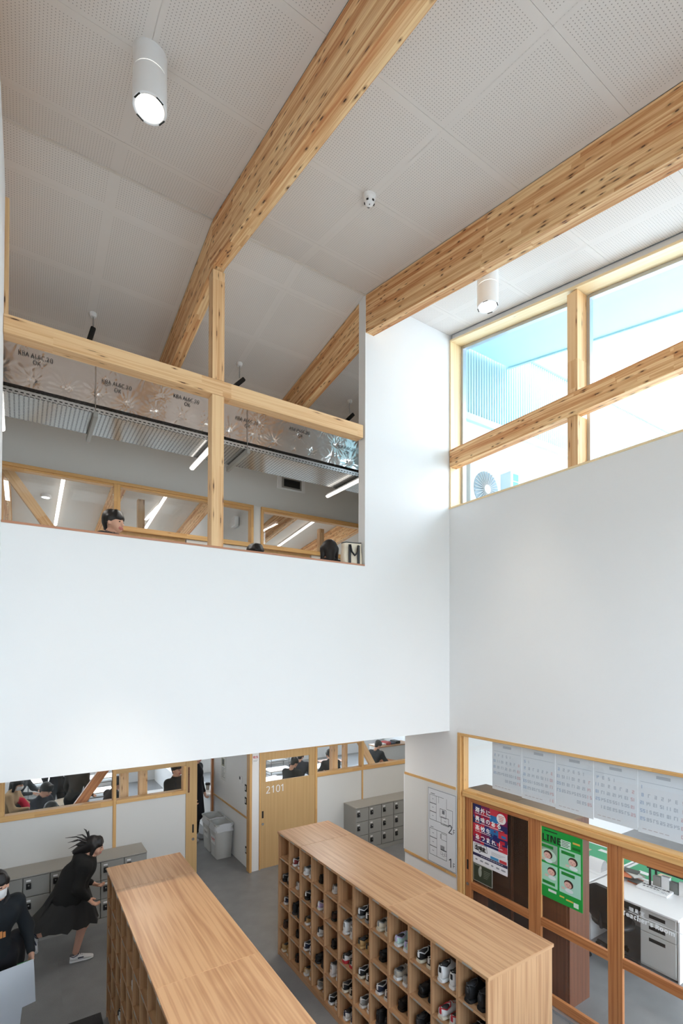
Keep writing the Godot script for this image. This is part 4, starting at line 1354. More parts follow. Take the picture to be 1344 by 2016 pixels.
func shoe_cabinet(xf: float, z0: float, label: String, side: String, cells: Array) -> void:
	# open cubbies face -x at x = xf; far end at z0, twelve columns towards +z
	var t := thing("shoe_cabinet", label, "shoe cabinet", V(xf, 0, z0))
	var D := 0.722
	var L := 3.25
	var pitch := 0.268
	var e := 0.018
	for q in [[-0.012, 0.557, M.oak], [0.558, 2.15, M.oak], [2.151, L + 0.012, M.oak]]:
		bx("top_board", V(-0.008, 1.473, q[0]), V(D + 0.008, 1.5, q[1]), q[2], t, 2, 0.002)
	bx("end_panel", V(0, 0.0, 0), V(D, 1.472, e), M.oak, t, 1)
	bx("end_panel", V(0, 0.0, L - e), V(D, 1.472, L), M.oak, t, 1)
	bx("plinth", V(0.01, 0.0, e + 0.001), V(D - 0.01, 0.055, L - e - 0.001), M.oak, t, 2)
	bx("middle_panel", V(D / 2 - 0.006, 0.056, e + 0.001), V(D / 2 + 0.006, 1.472, L - e - 0.001), M.oak, t, 1)
	var dm := MB.new()
	dm.off = Vector2(0.3, 0.2)
	dm.box(Vector3.ZERO, V(D / 2 - 0.008, 1.416, 0.02), 1)
	var dv := dm.mesh()
	var sm := MB.new()
	sm.off = Vector2(1.1, 0.4)
	sm.box(Vector3.ZERO, V(D / 2 - 0.01, 0.02, pitch - 0.022), 2)
	var sh := sm.mesh()
	var pm := MB.new()
	pm.box(Vector3.ZERO, V(0.003, 0.014, 0.09))
	var plate := pm.mesh()
	for k in range(1, 12):
		mi("divider", dv, M.oak, t, V(D / 4 - 0.003, 0.764, 0.02 + k * pitch))
	for k in 12:
		var zc := 0.02 + (k + 0.5) * pitch
		for r in 5:
			mi("shelf", sh, M.oak, t, V(D / 4 - 0.002, 0.066 + 0.2815 * (4 - r), zc))
			if r < 4:
				mi("name_plate", plate, M.steel_top, t, V(0.0005, 0.066 + 0.2815 * (4 - r), zc - 0.03))
		mi("name_plate", plate, M.steel_top, t, V(-0.0095, 1.4855, zc - 0.03))
	var gname := "shoes in the %s shoe cabinet" % side
	for c in cells:
		var k: int = c[0]
		var r: int = c[1]
		var up: String = c[2]
		var so: String = c[3]
		var tr: String = c[4]
		var hi: int = c[5] if c.size() > 5 else 0
		var st: bool = c.size() > 6 and c[6] == 1
		var y := 0.0765 + 0.2815 * (4 - r)
		var zc := z0 + 0.02 + (k + 0.5) * pitch
		var dx: float = c[7] if c.size() > 7 else rng.randf_range(0.008, 0.04)
		var desc := up + (" high-top" if hi else "") + (" striped" if st else "") + " shoe"
		for s in [-1, 1]:
			var where := "%s cabinet, %s row, %s column from far end, %s of pair" % [side, ROWN[r], COLN[k], "farther" if s < 0 else "nearer"]
			add_shoe(V(xf + dx + (0.012 if s > 0 else 0.0), y, zc + s * 0.053 + 0.004), rng.randf_range(-0.03, 0.03), desc + ", " + where, gname, up, so, tr, hi, st)

func shoes_and_cabinets() -> void:
	shoe_meshes()
	var W := "white"
	var B := "black"
	var G := "grey"
	shoe_cabinet(-1.97, -0.95, "long oak shoe cabinet with many open cubbies, right one", "right", [
		[0, 1, B, B, G], [0, 2, "navy", W, W], [0, 3, "brown", "brown", B], [0, 4, "tan", "cream", "tan"],
		[1, 0, "maroon", W, W], [1, 1, W, W, G, 0, 0, 0.06], [1, 2, B, "charcoal", B, 1], [1, 3, B, B, B, 0, 0, 0.06], [1, 4, "brown", B, B, 0, 0, 0.055],
		[2, 0, W, W, G], [2, 1, B, B, W], [2, 2, "tan", W, B], [2, 3, "navy", W, W], [2, 4, "cream", W, "tan"],
		[3, 0, B, B, B, 0, 0, 0.06], [3, 1, "lavender", W, W], [3, 2, W, W, B], [3, 3, B, B, B], [3, 4, G, W, "beige"],
		[4, 0, W, W, G, 0, 0, 0.06], [4, 1, "brown", B, B, 0, 0, 0.05], [4, 2, B, B, B, 0, 0, 0.05], [4, 3, W, W, G, 1], [4, 4, B, W, W, 0, 1],
		[5, 1, W, W, G, 1], [5, 2, W, "red", B], [5, 3, B, "cream", "beige"], [5, 4, W, W, "navy", 0, 1],
		[6, 0, B, G, W, 0, 1], [6, 1, "tan", "tan", B], [6, 2, B, "cream", W], [6, 3, G, W, W], [6, 4, B, B, G],
		[7, 0, "cream", "cream", G], [7, 1, B, B, B, 0, 0, 0.06], [7, 2, "navy", W, W], [7, 3, B, "charcoal", B, 1],
		[8, 0, "mint", W, "lavender"], [8, 1, "beige", W, G], [8, 2, B, B, B, 0, 0, 0.06], [8, 3, B, B, G],
		[9, 0, B, "cream", W], [9, 1, B, B, B, 0, 0, 0.05], [9, 2, B, B, "charcoal", 1],
		[10, 0, W, W, B, 1], [10, 1, W, "cream", "red"], [10, 2, G, W, B],
		[11, 0, B, B, "charcoal", 1], [11, 1, B, B, B]])
	shoe_cabinet(-3.89, -0.95, "long oak shoe cabinet with open cubbies, left one", "left", [
		[0, 4, B, B, G], [0, 2, W, W, G, 0, 0, 0.06], [1, 3, W, W, G, 0, 0, 0.05], [2, 2, W, "cream", W, 0, 0, 0.03], [2, 3, W, W, B, 0, 1], [4, 1, B, W, W, 0, 0, 0.03], [7, 0, "cream", W, G, 0, 0, 0.05], [5, 3, G, W, W], [3, 4, B, W, W]])
	# entrance mat beside the left cabinet
	var im := Image.create(128, 128, false, Image.FORMAT_RGB8)
	var nz := noise(3, 0.4, 2)
	for y in 128:
		for x in 128:
			var g := 0.22 + 0.12 * nz.get_noise_2d(x, y)
			im.set_pixel(x, y, Color(g, g * 0.97, g * 0.98))
	var o := bx("door_mat", V(-4.9, 0.0005, -1.03), V(-3.93, 0.012, 1.6), textured(im, 3, 3, 0.95), null, -1, 0.003)
	tag(o, "dark grey woven entrance mat on the floor beside left cabinet", "mat")

func leaf(z0: float, z1: float, x: float, s0: float, s1: float, top: float, parent: Node) -> void:
	bx("stile", V(x, 0.03, z0), V(x + 0.035, 1.922, z0 + s0), M.door_wood, parent, 1, 0.002)
	bx("stile", V(x, 0.03, z1 - s1), V(x + 0.035, 1.922, z1), M.door_wood, parent, 1, 0.002)
	bx("top_rail", V(x, top, z0 + s0 + 0.001), V(x + 0.035, 1.922, z1 - s1 - 0.001), M.door_wood, parent, 2, 0.002)
	bx("middle_rail", V(x - 0.002, 0.795, z0 + s0 + 0.001), V(x + 0.035, 0.885, z1 - s1 - 0.001), M.door_wood, parent, 2, 0.002)
	bx("bottom_rail", V(x - 0.002, 0.03, z0 + s0 + 0.001), V(x + 0.035, 0.13, z1 - s1 - 0.001), M.door_wood, parent, 2, 0.002)
	bx("upper_pane", V(x + 0.016, 0.886, z0 + s0), V(x + 0.02, top - 0.001, z1 - s1), M.glass, parent)
	bx("lower_pane", V(x + 0.016, 0.131, z0 + s0), V(x + 0.02, 0.794, z1 - s1), M.glass, parent)
	for zz in [z0 + s0, z1 - s1]:
		bx("glazing_bead", V(x + 0.003, 0.886, zz - 0.006), V(x + 0.012, top, zz + 0.006), M.trim, parent, 1)

func ell(im: Image, c: Vector2, r: Vector2, col: Color) -> void:
	for y in range(int(c.y - r.y), int(c.y + r.y) + 1):
		var k := 1.0 - pow((y - c.y) / r.y, 2)
		if k > 0 and y >= 0 and y < im.get_height():
			var w := int(r.x * sqrt(k))
			im.fill_rect(Rect2i(int(c.x) - w, y, w * 2, 1), col)

func poster_one() -> Image:
	var im := Image.create(384, 544, false, Image.FORMAT_RGB8)
	im.fill(c8(240, 240, 244))
	var pal := [c8(192, 36, 56), c8(38, 40, 92), c8(42, 116, 176), c8(120, 30, 80), c8(206, 58, 74), c8(30, 40, 110)]
	var r := RandomNumberGenerator.new()
	r.seed = 4
	for j in 6:
		for i in 4:
			im.fill_rect(Rect2i(i * 96, j * 60, 96, 60), pal[(i * 2 + j * 3 + r.randi() % 2) % 6])
	for k in 26:
		im.fill_rect(Rect2i(r.randi() % 360, r.randi() % 340, 20 + r.randi() % 40, 8 + r.randi() % 24), pal[r.randi() % 6])
	var wc := Color(1, 1, 1)
	var lines := [["umi", "soto", "ni"], ["kyou", "mi", "no", "a", "ru"], ["taka", "kou", "sei"], ["a", "tsu", "ma", "re", "bang"]]
	for i in 4:
		line_glyphs(im, lines[i], Vector2(28, 28 + i * 82), 48, 62 if i != 1 else 60, wc, 6)
		im.fill_rect(Rect2i(26, 84 + i * 82, 62 * lines[i].size() - 4, 4), wc)
	ell(im, Vector2(318, 66), Vector2(50, 46), c8(244, 238, 236))
	for i in 4:
		im.fill_rect(Rect2i(286 + i * 3, 42 + i * 14, 64 - i * 8, 5), c8(220, 60, 60))
	im.fill_rect(Rect2i(0, 356, 384, 96), c8(238, 240, 244))
	for i in 3:
		line_glyphs(im, [["sei", "mi", "ma"][i]], Vector2(26 + i * 40, 376), 42, 0, c8(20, 20, 24), 8)
	strokes(im, [[0, 0, 38, -2, 40, 14, 20, 15, 16, 19, 13, 15, 0, 14, 0, 0]], Vector2(20, 368), 36, c8(20, 20, 24), 4)
	for i in 4:
		im.fill_rect(Rect2i(210, 384 + i * 9, 150 - i * 20, 3), c8(170, 172, 180))
	im.fill_rect(Rect2i(200, 424, 90, 26), c8(70, 150, 200))
	im.fill_rect(Rect2i(298, 424, 78, 26), c8(200, 60, 70))
	im.fill_rect(Rect2i(0, 452, 384, 26), c8(34, 34, 76))
	for i in 9:
		im.fill_rect(Rect2i(90 + i * 28, 462, 22, 5), c8(220, 220, 230))
	for i in 6:
		ell(im, Vector2(40 + i * 60, 508), Vector2(14 + (i % 3) * 6, 8), c8(150, 152, 160))
	return im

func poster_two() -> Image:
	var im := Image.create(384, 552, false, Image.FORMAT_RGB8)
	im.fill(c8(26, 160, 66))
	var ink := c8(20, 44, 30)
	strokes(im, [[0, 0, 6, 0], [8, 0, 13, 0], [15, 0, 20, 0], [22, 0, 26, 0]], Vector2(70, 24), 40, ink, 8)
	line_glyphs(im, ["kou"], Vector2(10, 42), 26, 0, ink, 4)
	line_glyphs(im, ["sei"], Vector2(10, 72), 26, 0, ink, 4)
	im.fill_rect(Rect2i(206, 54, 84, 58), c8(214, 240, 220))
	for i in 4:
		im.fill_rect(Rect2i(214, 62 + i * 12, 68 - (i % 2) * 12, 4), ink)
	im.fill_rect(Rect2i(306, 46, 58, 14), c8(226, 170, 80))
	im.fill_rect(Rect2i(302, 84, 66, 20), c8(20, 110, 44))
	var pan := [Rect2i(18, 122, 162, 146), Rect2i(196, 122, 174, 146), Rect2i(18, 284, 162, 176), Rect2i(196, 284, 174, 176)]
	var bg := [c8(150, 176, 158), c8(168, 220, 190), c8(168, 222, 196), c8(176, 222, 204)]
	for i in 4:
		var p: Rect2i = pan[i]
		im.fill_rect(p, bg[i])
		im.fill_rect(Rect2i(p.position + Vector2i(16, 14) if i != 2 else p.position + Vector2i(30, 136), Vector2i(110, 24)), c8(30, 140, 56))
		# simple round faces with dark hair
		var fc: Vector2 = Vector2(p.position) + [Vector2(80, 88), Vector2(112, 76), Vector2(112, 50), Vector2(76, 96)][i]
		if i == 0:
			ell(im, Vector2(p.position) + Vector2(80, 96), Vector2(74, 50), c8(196, 226, 206))
		ell(im, fc, Vector2(38, 32), c8(60, 40, 34))
		ell(im, fc + Vector2(-6, 8), Vector2(31, 25), c8(232, 186, 172))
		for s in [-1, 1]:
			im.fill_rect(Rect2i(int(fc.x) - 6 + s * 12, int(fc.y) + 6, 7, 3), c8(50, 30, 30))
		im.fill_rect(Rect2i(int(fc.x) - 10, int(fc.y) + 20, 12, 3), c8(170, 60, 60))
		ell(im, fc + Vector2(4, 48), Vector2(34, 16), c8(226, 236, 236))
		im.fill_rect(Rect2i(int(fc.x) - 60, int(fc.y) + 34, 30, 18), c8(220, 200, 186))
	im.fill_rect(Rect2i(250, 498, 60, 12), c8(226, 190, 90))
	im.fill_rect(Rect2i(196, 490, 40, 12), c8(226, 190, 90))
	im.fill_rect(Rect2i(312, 500, 40, 36), c8(226, 240, 230))
	im.fill_rect(Rect2i(100, 478, 70, 20), c8(226, 236, 230))
	return im

const DIGIT := ["757555557", "", ""]

func digit(im: Image, d: int, o: Vector2i, s: int, col: Color) -> void:
	var seg: Array = [[1, 1, 1, 0, 1, 1, 1], [0, 0, 1, 0, 0, 1, 0], [1, 0, 1, 1, 1, 0, 1], [1, 0, 1, 1, 0, 1, 1], [0, 1, 1, 1, 0, 1, 0], [1, 1, 0, 1, 0, 1, 1], [1, 1, 0, 1, 1, 1, 1], [1, 0, 1, 0, 0, 1, 0], [1, 1, 1, 1, 1, 1, 1], [1, 1, 1, 1, 0, 1, 1]][d]
	var rects := [Rect2i(0, 0, 3, 1), Rect2i(0, 0, 1, 3), Rect2i(2, 0, 1, 3), Rect2i(0, 2, 3, 1), Rect2i(0, 2, 1, 3), Rect2i(2, 2, 1, 3), Rect2i(0, 4, 3, 1)]
	for i in 7:
		if seg[i]:
			var q: Rect2i = rects[i]
			im.fill_rect(Rect2i(o + q.position * s, q.size * s), col)

func calendar(start: int, days: int) -> Image:
	var im := Image.create(320, 448, false, Image.FORMAT_RGB8)
	im.fill(c8(232, 238, 243))
	var ink := c8(186, 195, 205)
	im.fill_rect(Rect2i(110, 26, 90, 22), c8(190, 198, 206))
	im.fill_rect(Rect2i(14, 84, 290, 3), ink)
	for d in days:
		var cell := start + d
		var x := 14 + (cell % 7) * 43
		var y := 110 + (cell / 7) * 56
		var c := ink
		if cell % 7 == 0:
			c = c8(214, 186, 192)
		elif cell % 7 == 6:
			c = c8(176, 194, 216)
		var n := d + 1
		if n >= 10:
			digit(im, n / 10, Vector2i(x, y), 5, c)
			digit(im, n % 10, Vector2i(x + 19, y), 5, c)
		else:
			digit(im, n, Vector2i(x + 10, y), 5, c)
	for i in 5:
		im.fill_rect(Rect2i(120 + i * 36, 414, 26, 5), c8(196, 190, 194))
	im.flip_x()
	return im

func glyph_geo(names: Array, s: float, gap: float, th: float) -> MB:
	var b := MB.new()
	var ox := 0.0
	for g in names:
		for pl in GLYPH[g]:
			for i in range(0, pl.size() - 2, 2):
				var a := V(ox + pl[i] * s / 10.0, s - pl[i + 1] * s / 10.0, 0)
				var e := V(ox + pl[i + 2] * s / 10.0, s - pl[i + 3] * s / 10.0, 0)
				var d := (e - a).normalized()
				var nrm := V(-d.y, d.x, 0) * th / 2
				b.quad(a - nrm, e - nrm, e + nrm, a + nrm)
		ox += gap
	return b

func staff_room() -> void:
	var w := snode("window_staff")
	frame_bar("post", V(-0.012, 0, 0.146), V(0.11, 2.665, 0.2), w, 1)
	frame_bar("post_stop", V(0.012, 0, 0.201), V(0.1, 2.665, 0.235), w, 1)
	frame_bar("head", V(-0.012, 2.666, 0.146), V(0.14, 2.698, 6.1), w, 2)
	frame_bar("transom", V(-0.016, 1.925, 0.236), V(0.13, 1.975, 6.1), w, 2)
	frame_bar("transom_bead", V(0.012, 1.976, 0.236), V(0.12, 2.0, 6.1), w, 2)
	bx("upper_pane", V(0.06, 2.001, 0.236), V(0.064, 2.665, 6.1), M.glass, w)
	bx("track", V(-0.01, 0.0, 0.236), V(0.13, 0.028, 6.1), M.alu, w)
	var d := snode("door_3")
	leaf(0.245, 1.254, 0.03, 0.098, 0.094, 1.862, d)
	bx("finger_pull", V(0.0295, 1.02, 0.27), V(0.0275, 1.14, 0.295), M.black, d)
	var lk := MB.new()
	lk.cyl(V(0.024, 0.84, 0.283), V(0.0295, 0.84, 0.283), 0.02, 0.02, 12)
	obj("lock", lk, M.chrome, d)
	d = snode("door_4")
	leaf(1.256, 2.118, 0.03, 0.054, 0.09, 1.862, d)
	d = snode("door_5")
	leaf(2.12, 3.16, 0.03, 0.042, 0.09, 1.812, d)
	var bs := Basis(Vector3.UP, -PI / 2)
	text("lettering", "Teacher's Room", 0.058, M.white, d, V(0.044, 1.305, 2.375), bs, 0.001, true)
	obj("lettering", glyph_geo(["shoku", "in", "shitsu"], 0.042, 0.047, 0.005), M.white, d, V(0.044, 1.345, 2.215), bs)
	bx("white_line", V(0.043, 1.333, 2.21), V(0.0445, 1.337, 2.66), M.white, d)
	d = snode("door_6")
	leaf(3.162, 4.2, 0.03, 0.09, 0.09, 1.862, d)
	struct(bx("wall_right_low", V(0.0, 0, 4.21), V(0.15, 1.92, 6.2), M.wall))
	# posters
	var o := sheet_x("poster", 0.0415, 0.361, 0.873, 1.142, 1.862, textured(poster_one(), 1, 1, 0.4), null)
	tag(o, "red and blue poster with white Japanese lettering on the glass door", "poster")
	var sp := Image.create(128, 96, false, Image.FORMAT_RGB8)
	sp.fill(c8(52, 62, 48))
	ell(sp, Vector2(46, 40), Vector2(12, 26), c8(160, 166, 156))
	ell(sp, Vector2(50, 16), Vector2(8, 8), c8(190, 190, 182))
	for i in 5:
		sp.fill_rect(Rect2i(70, 24 + i * 9, 46 - i * 5, 3), c8(120, 126, 112))
	sp.fill_rect(Rect2i(8, 6, 50, 4), c8(150, 156, 146))
	for e in [Rect2i(0, 0, 128, 2), Rect2i(0, 94, 128, 2), Rect2i(0, 0, 2, 96), Rect2i(126, 0, 2, 96)]:
		sp.fill_rect(e, c8(210, 210, 200))
	o = sheet_x("poster", 0.0415, 0.366, 0.655, 0.925, 1.139, textured(sp, 1, 1, 0.4), null)
	tag(o, "small dark green flyer below the red and blue poster", "poster")
	var t := thing("poster", "green illustrated poster headed LINE on the glass door", "poster", V(0.0415, 1.488, 1.517))
	sheet_x("sheet", 0, -0.257, 0.257, -0.364, 0.368, textured(poster_two(), 1, 1, 0.4), t)
	text("lettering", "LINE", 0.1, mat(c8(24, 40, 30), 0.5), t, V(-0.003, 0.262, -0.085), bs, 0.001, true)
	# calendars behind the upper glass
	var st := [2, 5, 1, 3, 6, 2]
	for i in 6:
		var cm := textured(calendar(st[i], 30 + i % 2), 1, 1, 0.6)
		cm.backlight_enabled = true
		cm.backlight = Color(0.5, 0.5, 0.5)
		o = sheet_x("calendar_sheet", 0.072, 0.632 + i * 0.4135, 0.632 + i * 0.4135 + 0.411, 2.095 - 0.01 * (i % 3), 2.655, cm, null, 0.001)
		tag(o, "large calendar sheet seen from behind, %s from the corner post" % COLN[i], "calendar", "calendar sheets behind the upper glass")
	# bookcases
	for i in 2:
		var z0: float = [0.15, 0.85][i]
		var z1: float = [0.845, 1.56][i]
		t = thing("bookcase", ["tall brown bookcase behind the red and blue poster", "tall dark bookcase behind the green poster"][i], "bookcase", V(0.16, 0, z0))
		var W := z1 - z0
		var wm: Material = M.walnut
		bx("side_panel", V(0, 0, 0), V(0.36, 1.95, 0.02), wm, t, 1)
		bx("side_panel", V(0, 0, W - 0.02), V(0.36, 1.95, W), wm, t, 1)
		bx("top_panel", V(0, 1.951, 0), V(0.36, 1.975, W), mat(c8(120, 96, 70), 0.5), t, 2)
		bx("back_panel", V(0.34, 0.001, 0.021), V(0.36, 1.95, W - 0.021), wm, t, 1)
		bx("plinth", V(0.01, 0, 0.021), V(0.339, 0.06, W - 0.021), wm, t, 2)
		for k in 2:
			var dr := bx("door", V(-0.012, 0.062, 0.022 + k * (W - 0.044) / 2), V(-0.001, 1.945, 0.02 + (k + 1) * (W - 0.044) / 2), wm if k == i else mat(c8(52, 30, 22), 0.25), t, 1, 0.002)
		bx("label_plate", V(-0.0155, 1.12, W * 0.55), V(-0.0125, 1.15, W * 0.55 + 0.06), M.white, t)
	# desks
	desk(V(1.53, 0, 0.95), 1.05, 0.72, "white desk with drawers nearest the staff room doors", true, true)
	desk(V(1.53, 0, -0.15), 1.07, 0.72, "white desk behind the black office chair", false, true)
	desk(V(2.26, 0, 0.95), 1.05, 0.72, "white desk behind the near desk, green mat on it", false, false)
	desk(V(2.26, 0, -0.15), 1.07, 0.72, "white desk in the far row, green mat on it", false, false)
	var gm := mat(c8(64, 170, 120), 0.5)
	var gi := 0
	for q in [[2.32, 1.0, 1.93], [2.32, -0.1, 0.9]]:
		o = bx("desk_mat", V(q[0], 0.7205, q[1]), V(q[0] + 0.58, 0.724, q[2]), gm)
		tag(o, ["green desk mat on the rear desk opposite the drawers", "green desk mat on the farthest white desk"][gi], "desk mat")
		for k in 3:
			var pc := bx("paper_card", V(q[0] + 0.1 + k * 0.14, 0.7245, q[1] + 0.12 + k * 0.2), V(q[0] + 0.19 + k * 0.14, 0.726, q[1] + 0.26 + k * 0.2), [M.white, mat(c8(220, 190, 170), 0.7), M.white][k])
			tag(pc, "small card lying on the %s green desk mat, %s one" % [["nearer", "farther"][gi], COLN[k]], "card", "cards on the desk mats")
		gi += 1
	# things on the near desk
	t = thing("print_box", "flat white box with black lettering on the near desk", "box", V(2.06, 0.7205, 1.51), 0.06)
	bx("body", V(-0.1, 0, -0.18), V(0.1, 0.028, 0.18), M.white, t, -1, 0.006)
	var kg := Image.create(256, 144, false, Image.FORMAT_RGB8)
	kg.fill(c8(244, 244, 244))
	line_glyphs(kg, ["taka", "kou", "sei", "umi", "soto", "mi", "kyou"], Vector2(10, 20), 30, 34, c8(26, 26, 26), 5)
	line_glyphs(kg, ["a", "ru", "no", "ma", "re"], Vector2(30, 70), 26, 30, c8(26, 26, 26), 4)
	strokes(kg, [[0, 3, 6, 0, 6, 8, 0, 3], [8, 2, 12, 8]], Vector2(196, 90), 40, c8(120, 130, 150), 3)
	var kq := MB.new()
	kq.quad(V(-0.09, 0.0285, -0.17), V(-0.09, 0.0285, 0.17), V(0.09, 0.0285, 0.17), V(0.09, 0.0285, -0.17), -1, [Vector2(0, 1), Vector2(1, 1), Vector2(1, 0), Vector2(0, 0)])
	obj("print", kq, textured(kg, 1, 1, 0.5), t)
	t = thing("desk_riser", "black shelf riser standing at the back of the near desk", "shelf", V(2.2, 0.7205, 1.62))
	bx("board", V(-0.1, 0.24, -0.22), V(0.1, 0.262, 0.3), M.black, t, -1, 0.003)
	for s in [-0.19, 0.27]:
		bx("leg", V(-0.09, 0, s - 0.01), V(-0.07, 0.239, s + 0.01), M.black, t)
		bx("leg", V(0.07, 0, s - 0.01), V(0.09, 0.239, s + 0.01), M.black, t)
	for i in 4:
		o = bx("file_box", V(2.17, 0.7205, 1.44 + i * 0.1), V(2.22, 0.86 + 0.03 * (i % 2), 1.53 + i * 0.1), [M.steel, M.white, mat(c8(120, 124, 122), 0.6), M.white][i])
		tag(o, "upright file box under the black desk riser, %s from the left" % COLN[i], "file", "files under the riser")
	for i in 3:
		o = bx("desk_bin", V(2.1, 0.983, 1.45 + i * 0.16), V(2.22, 1.04 + 0.02 * i, 1.57 + i * 0.16), [mat(c8(150, 150, 146), 0.6), M.white, M.steel][i], null, -1, 0.004)
		tag(o, "small container on top of the black riser, %s from the left" % COLN[i], "box", "containers on the riser")
	var pal := [c8(214, 120, 80), c8(210, 210, 206), c8(90, 92, 90), c8(232, 232, 230), c8(160, 150, 140)]
	for i in 8:
		o = bx("paper_bundle", V(-0.09, 0, -0.06), V(0.09, 0.012, 0.06), mat(pal[i % 5], 0.7))
		o.position = V(2.12 + 0.05 * sin(i * 2.1), 0.727 + i * 0.0135, 1.2 + 0.05 * cos(i * 3.3))
		o.rotation.y = i * 0.7
		tag(o, "%s from the bottom in the messy paper pile on the near desk" % COLN[i], "papers", "paper pile on the near desk")
	t = thing("document_stand", "white bent document stand on the desk behind the office chair", "stand", V(2.05, 0.7205, 0.78))
	var rg := []
	for k in 7:
		var a := PI * k / 6.0
		rg.append(PackedVector3Array([V(-cos(a) * 0.09, sin(a) * 0.16, 0.1), V(-cos(a) * 0.083, sin(a) * 0.15, 0.1), V(-cos(a) * 0.083, sin(a) * 0.15, -0.1), V(-cos(a) * 0.09, sin(a) * 0.16, -0.1)]))
	kq = MB.new()
	kq.loft(rg)
	obj("sheet", kq, M.white, t)
	bx("base", V(-0.16, 0, -0.1), V(0.16, 0.006, 0.1), M.white, t)
	office_chair()
	var k2 := 0
	for p in [[1.2, 1.0], [3.4, 1.0], [1.2, 3.4], [3.4, 3.4]]:
		k2 += 1
		linear_lamp(V(p[0], 2.68, p[1] + 0.6), 1.2, V(0, 0, -1), "lit linear ceiling lamp of the staff room, %s" % ["nearest the bookcases", "beyond the desks", "near the last door", "in the far corner"][k2 - 1], "staff room lamps", 0.7)

func desk(at: Vector3, W: float, D: float, label: String, drawers_left: bool, front: bool) -> void:
	var t := thing("desk", label, "desk", at, 0, "staff room desks")
	bx("top", V(0, 0.695, 0), V(D, 0.72, W), M.white, t, -1, 0.004)
	bx("rear_panel", V(D - 0.03, 0.1, 0.02), V(D - 0.015, 0.694, W - 0.02), M.paint, t)
	bx("side_panel", V(0.03, 0.0, 0.0), V(D - 0.04, 0.694, 0.02), M.paint, t)
	bx("side_panel", V(0.03, 0.0, W - 0.02), V(D - 0.04, 0.694, W), M.paint, t)
	if front:
		bx("knee_drawer", V(0.025, 0.60, 0.03), V(0.5, 0.69, W - 0.46), M.dark, t)
		var p := bx("pedestal", V(0.04, 0.02, W - 0.42), V(0.6, 0.69, W - 0.03), M.desk_grey, t)
		for r in [[0.57, 0.685], [0.43, 0.562], [0.05, 0.422]]:
			var dr := bx("drawer", V(0.022, r[0], W - 0.415), V(0.0395, r[1], W - 0.035), M.desk_grey, t, -1, 0.003)
			bx("handle", V(-0.0105, (r[1] - r[0]) / 2 - 0.085 if r[0] < 0.1 else -0.02, -0.095), V(-0.0089, (r[1] - r[0]) / 2 - 0.045 if r[0] < 0.1 else 0.02, 0.08), M.black, dr)

func office_chair() -> void:
	var t := thing("office_chair", "black office chair with tall rounded back at the white desk", "chair", V(1.42, 0, 1.33), -0.1)
	var b := MB.new()
	var rings := []
	for k in 9:
		var y := 0.5 + k * 0.052
		var wd: float = [0.1, 0.15, 0.19, 0.215, 0.225, 0.225, 0.215, 0.18, 0.1][k]
		var xb := -0.2 - 0.03 * sin(k / 8.0 * PI)
		rings.append(PackedVector3Array([V(xb - 0.025, y, wd), V(xb + 0.02, y, wd * 0.9), V(xb + 0.03, y, 0), V(xb + 0.02, y, -wd * 0.9), V(xb - 0.025, y, -wd), V(xb - 0.03, y, 0)]))
	b.loft(rings)
	obj("backrest", b, M.black, t)
	b = MB.new()
	b.lathe([Vector2(0.2, 0.42), Vector2(0.235, 0.44), Vector2(0.235, 0.475), Vector2(0.2, 0.49)], Vector3.ZERO, 20)
	obj("seat", b, M.black, t)
	b = MB.new()
	b.tube([V(-0.05, 0.425, 0), V(-0.22, 0.43, 0), V(-0.25, 0.5, 0), V(-0.245, 0.62, 0)], 0.02, 8)
	obj("back_bracket", b, M.black, t)
	b = MB.new()
	b.cyl(V(0, 0.08, 0), V(0, 0.42, 0), 0.03)
	obj("column", b, M.chrome, t)
	for i in 5:
		var a := TAU * i / 5.0
		b = MB.new()
		b.tube([V(0, 0.1, 0), V(cos(a) * 0.27, 0.065, sin(a) * 0.27)], [0.025, 0.016], 8)
		var l := obj("base_arm", b, M.black, t)
		b = MB.new()
		b.cyl(V(cos(a) * 0.27 - sin(a) * 0.015, 0.027, sin(a) * 0.27 + cos(a) * 0.015), V(cos(a) * 0.27 + sin(a) * 0.015, 0.027, sin(a) * 0.27 - cos(a) * 0.015), 0.026)
		obj("castor", b, M.black, l)

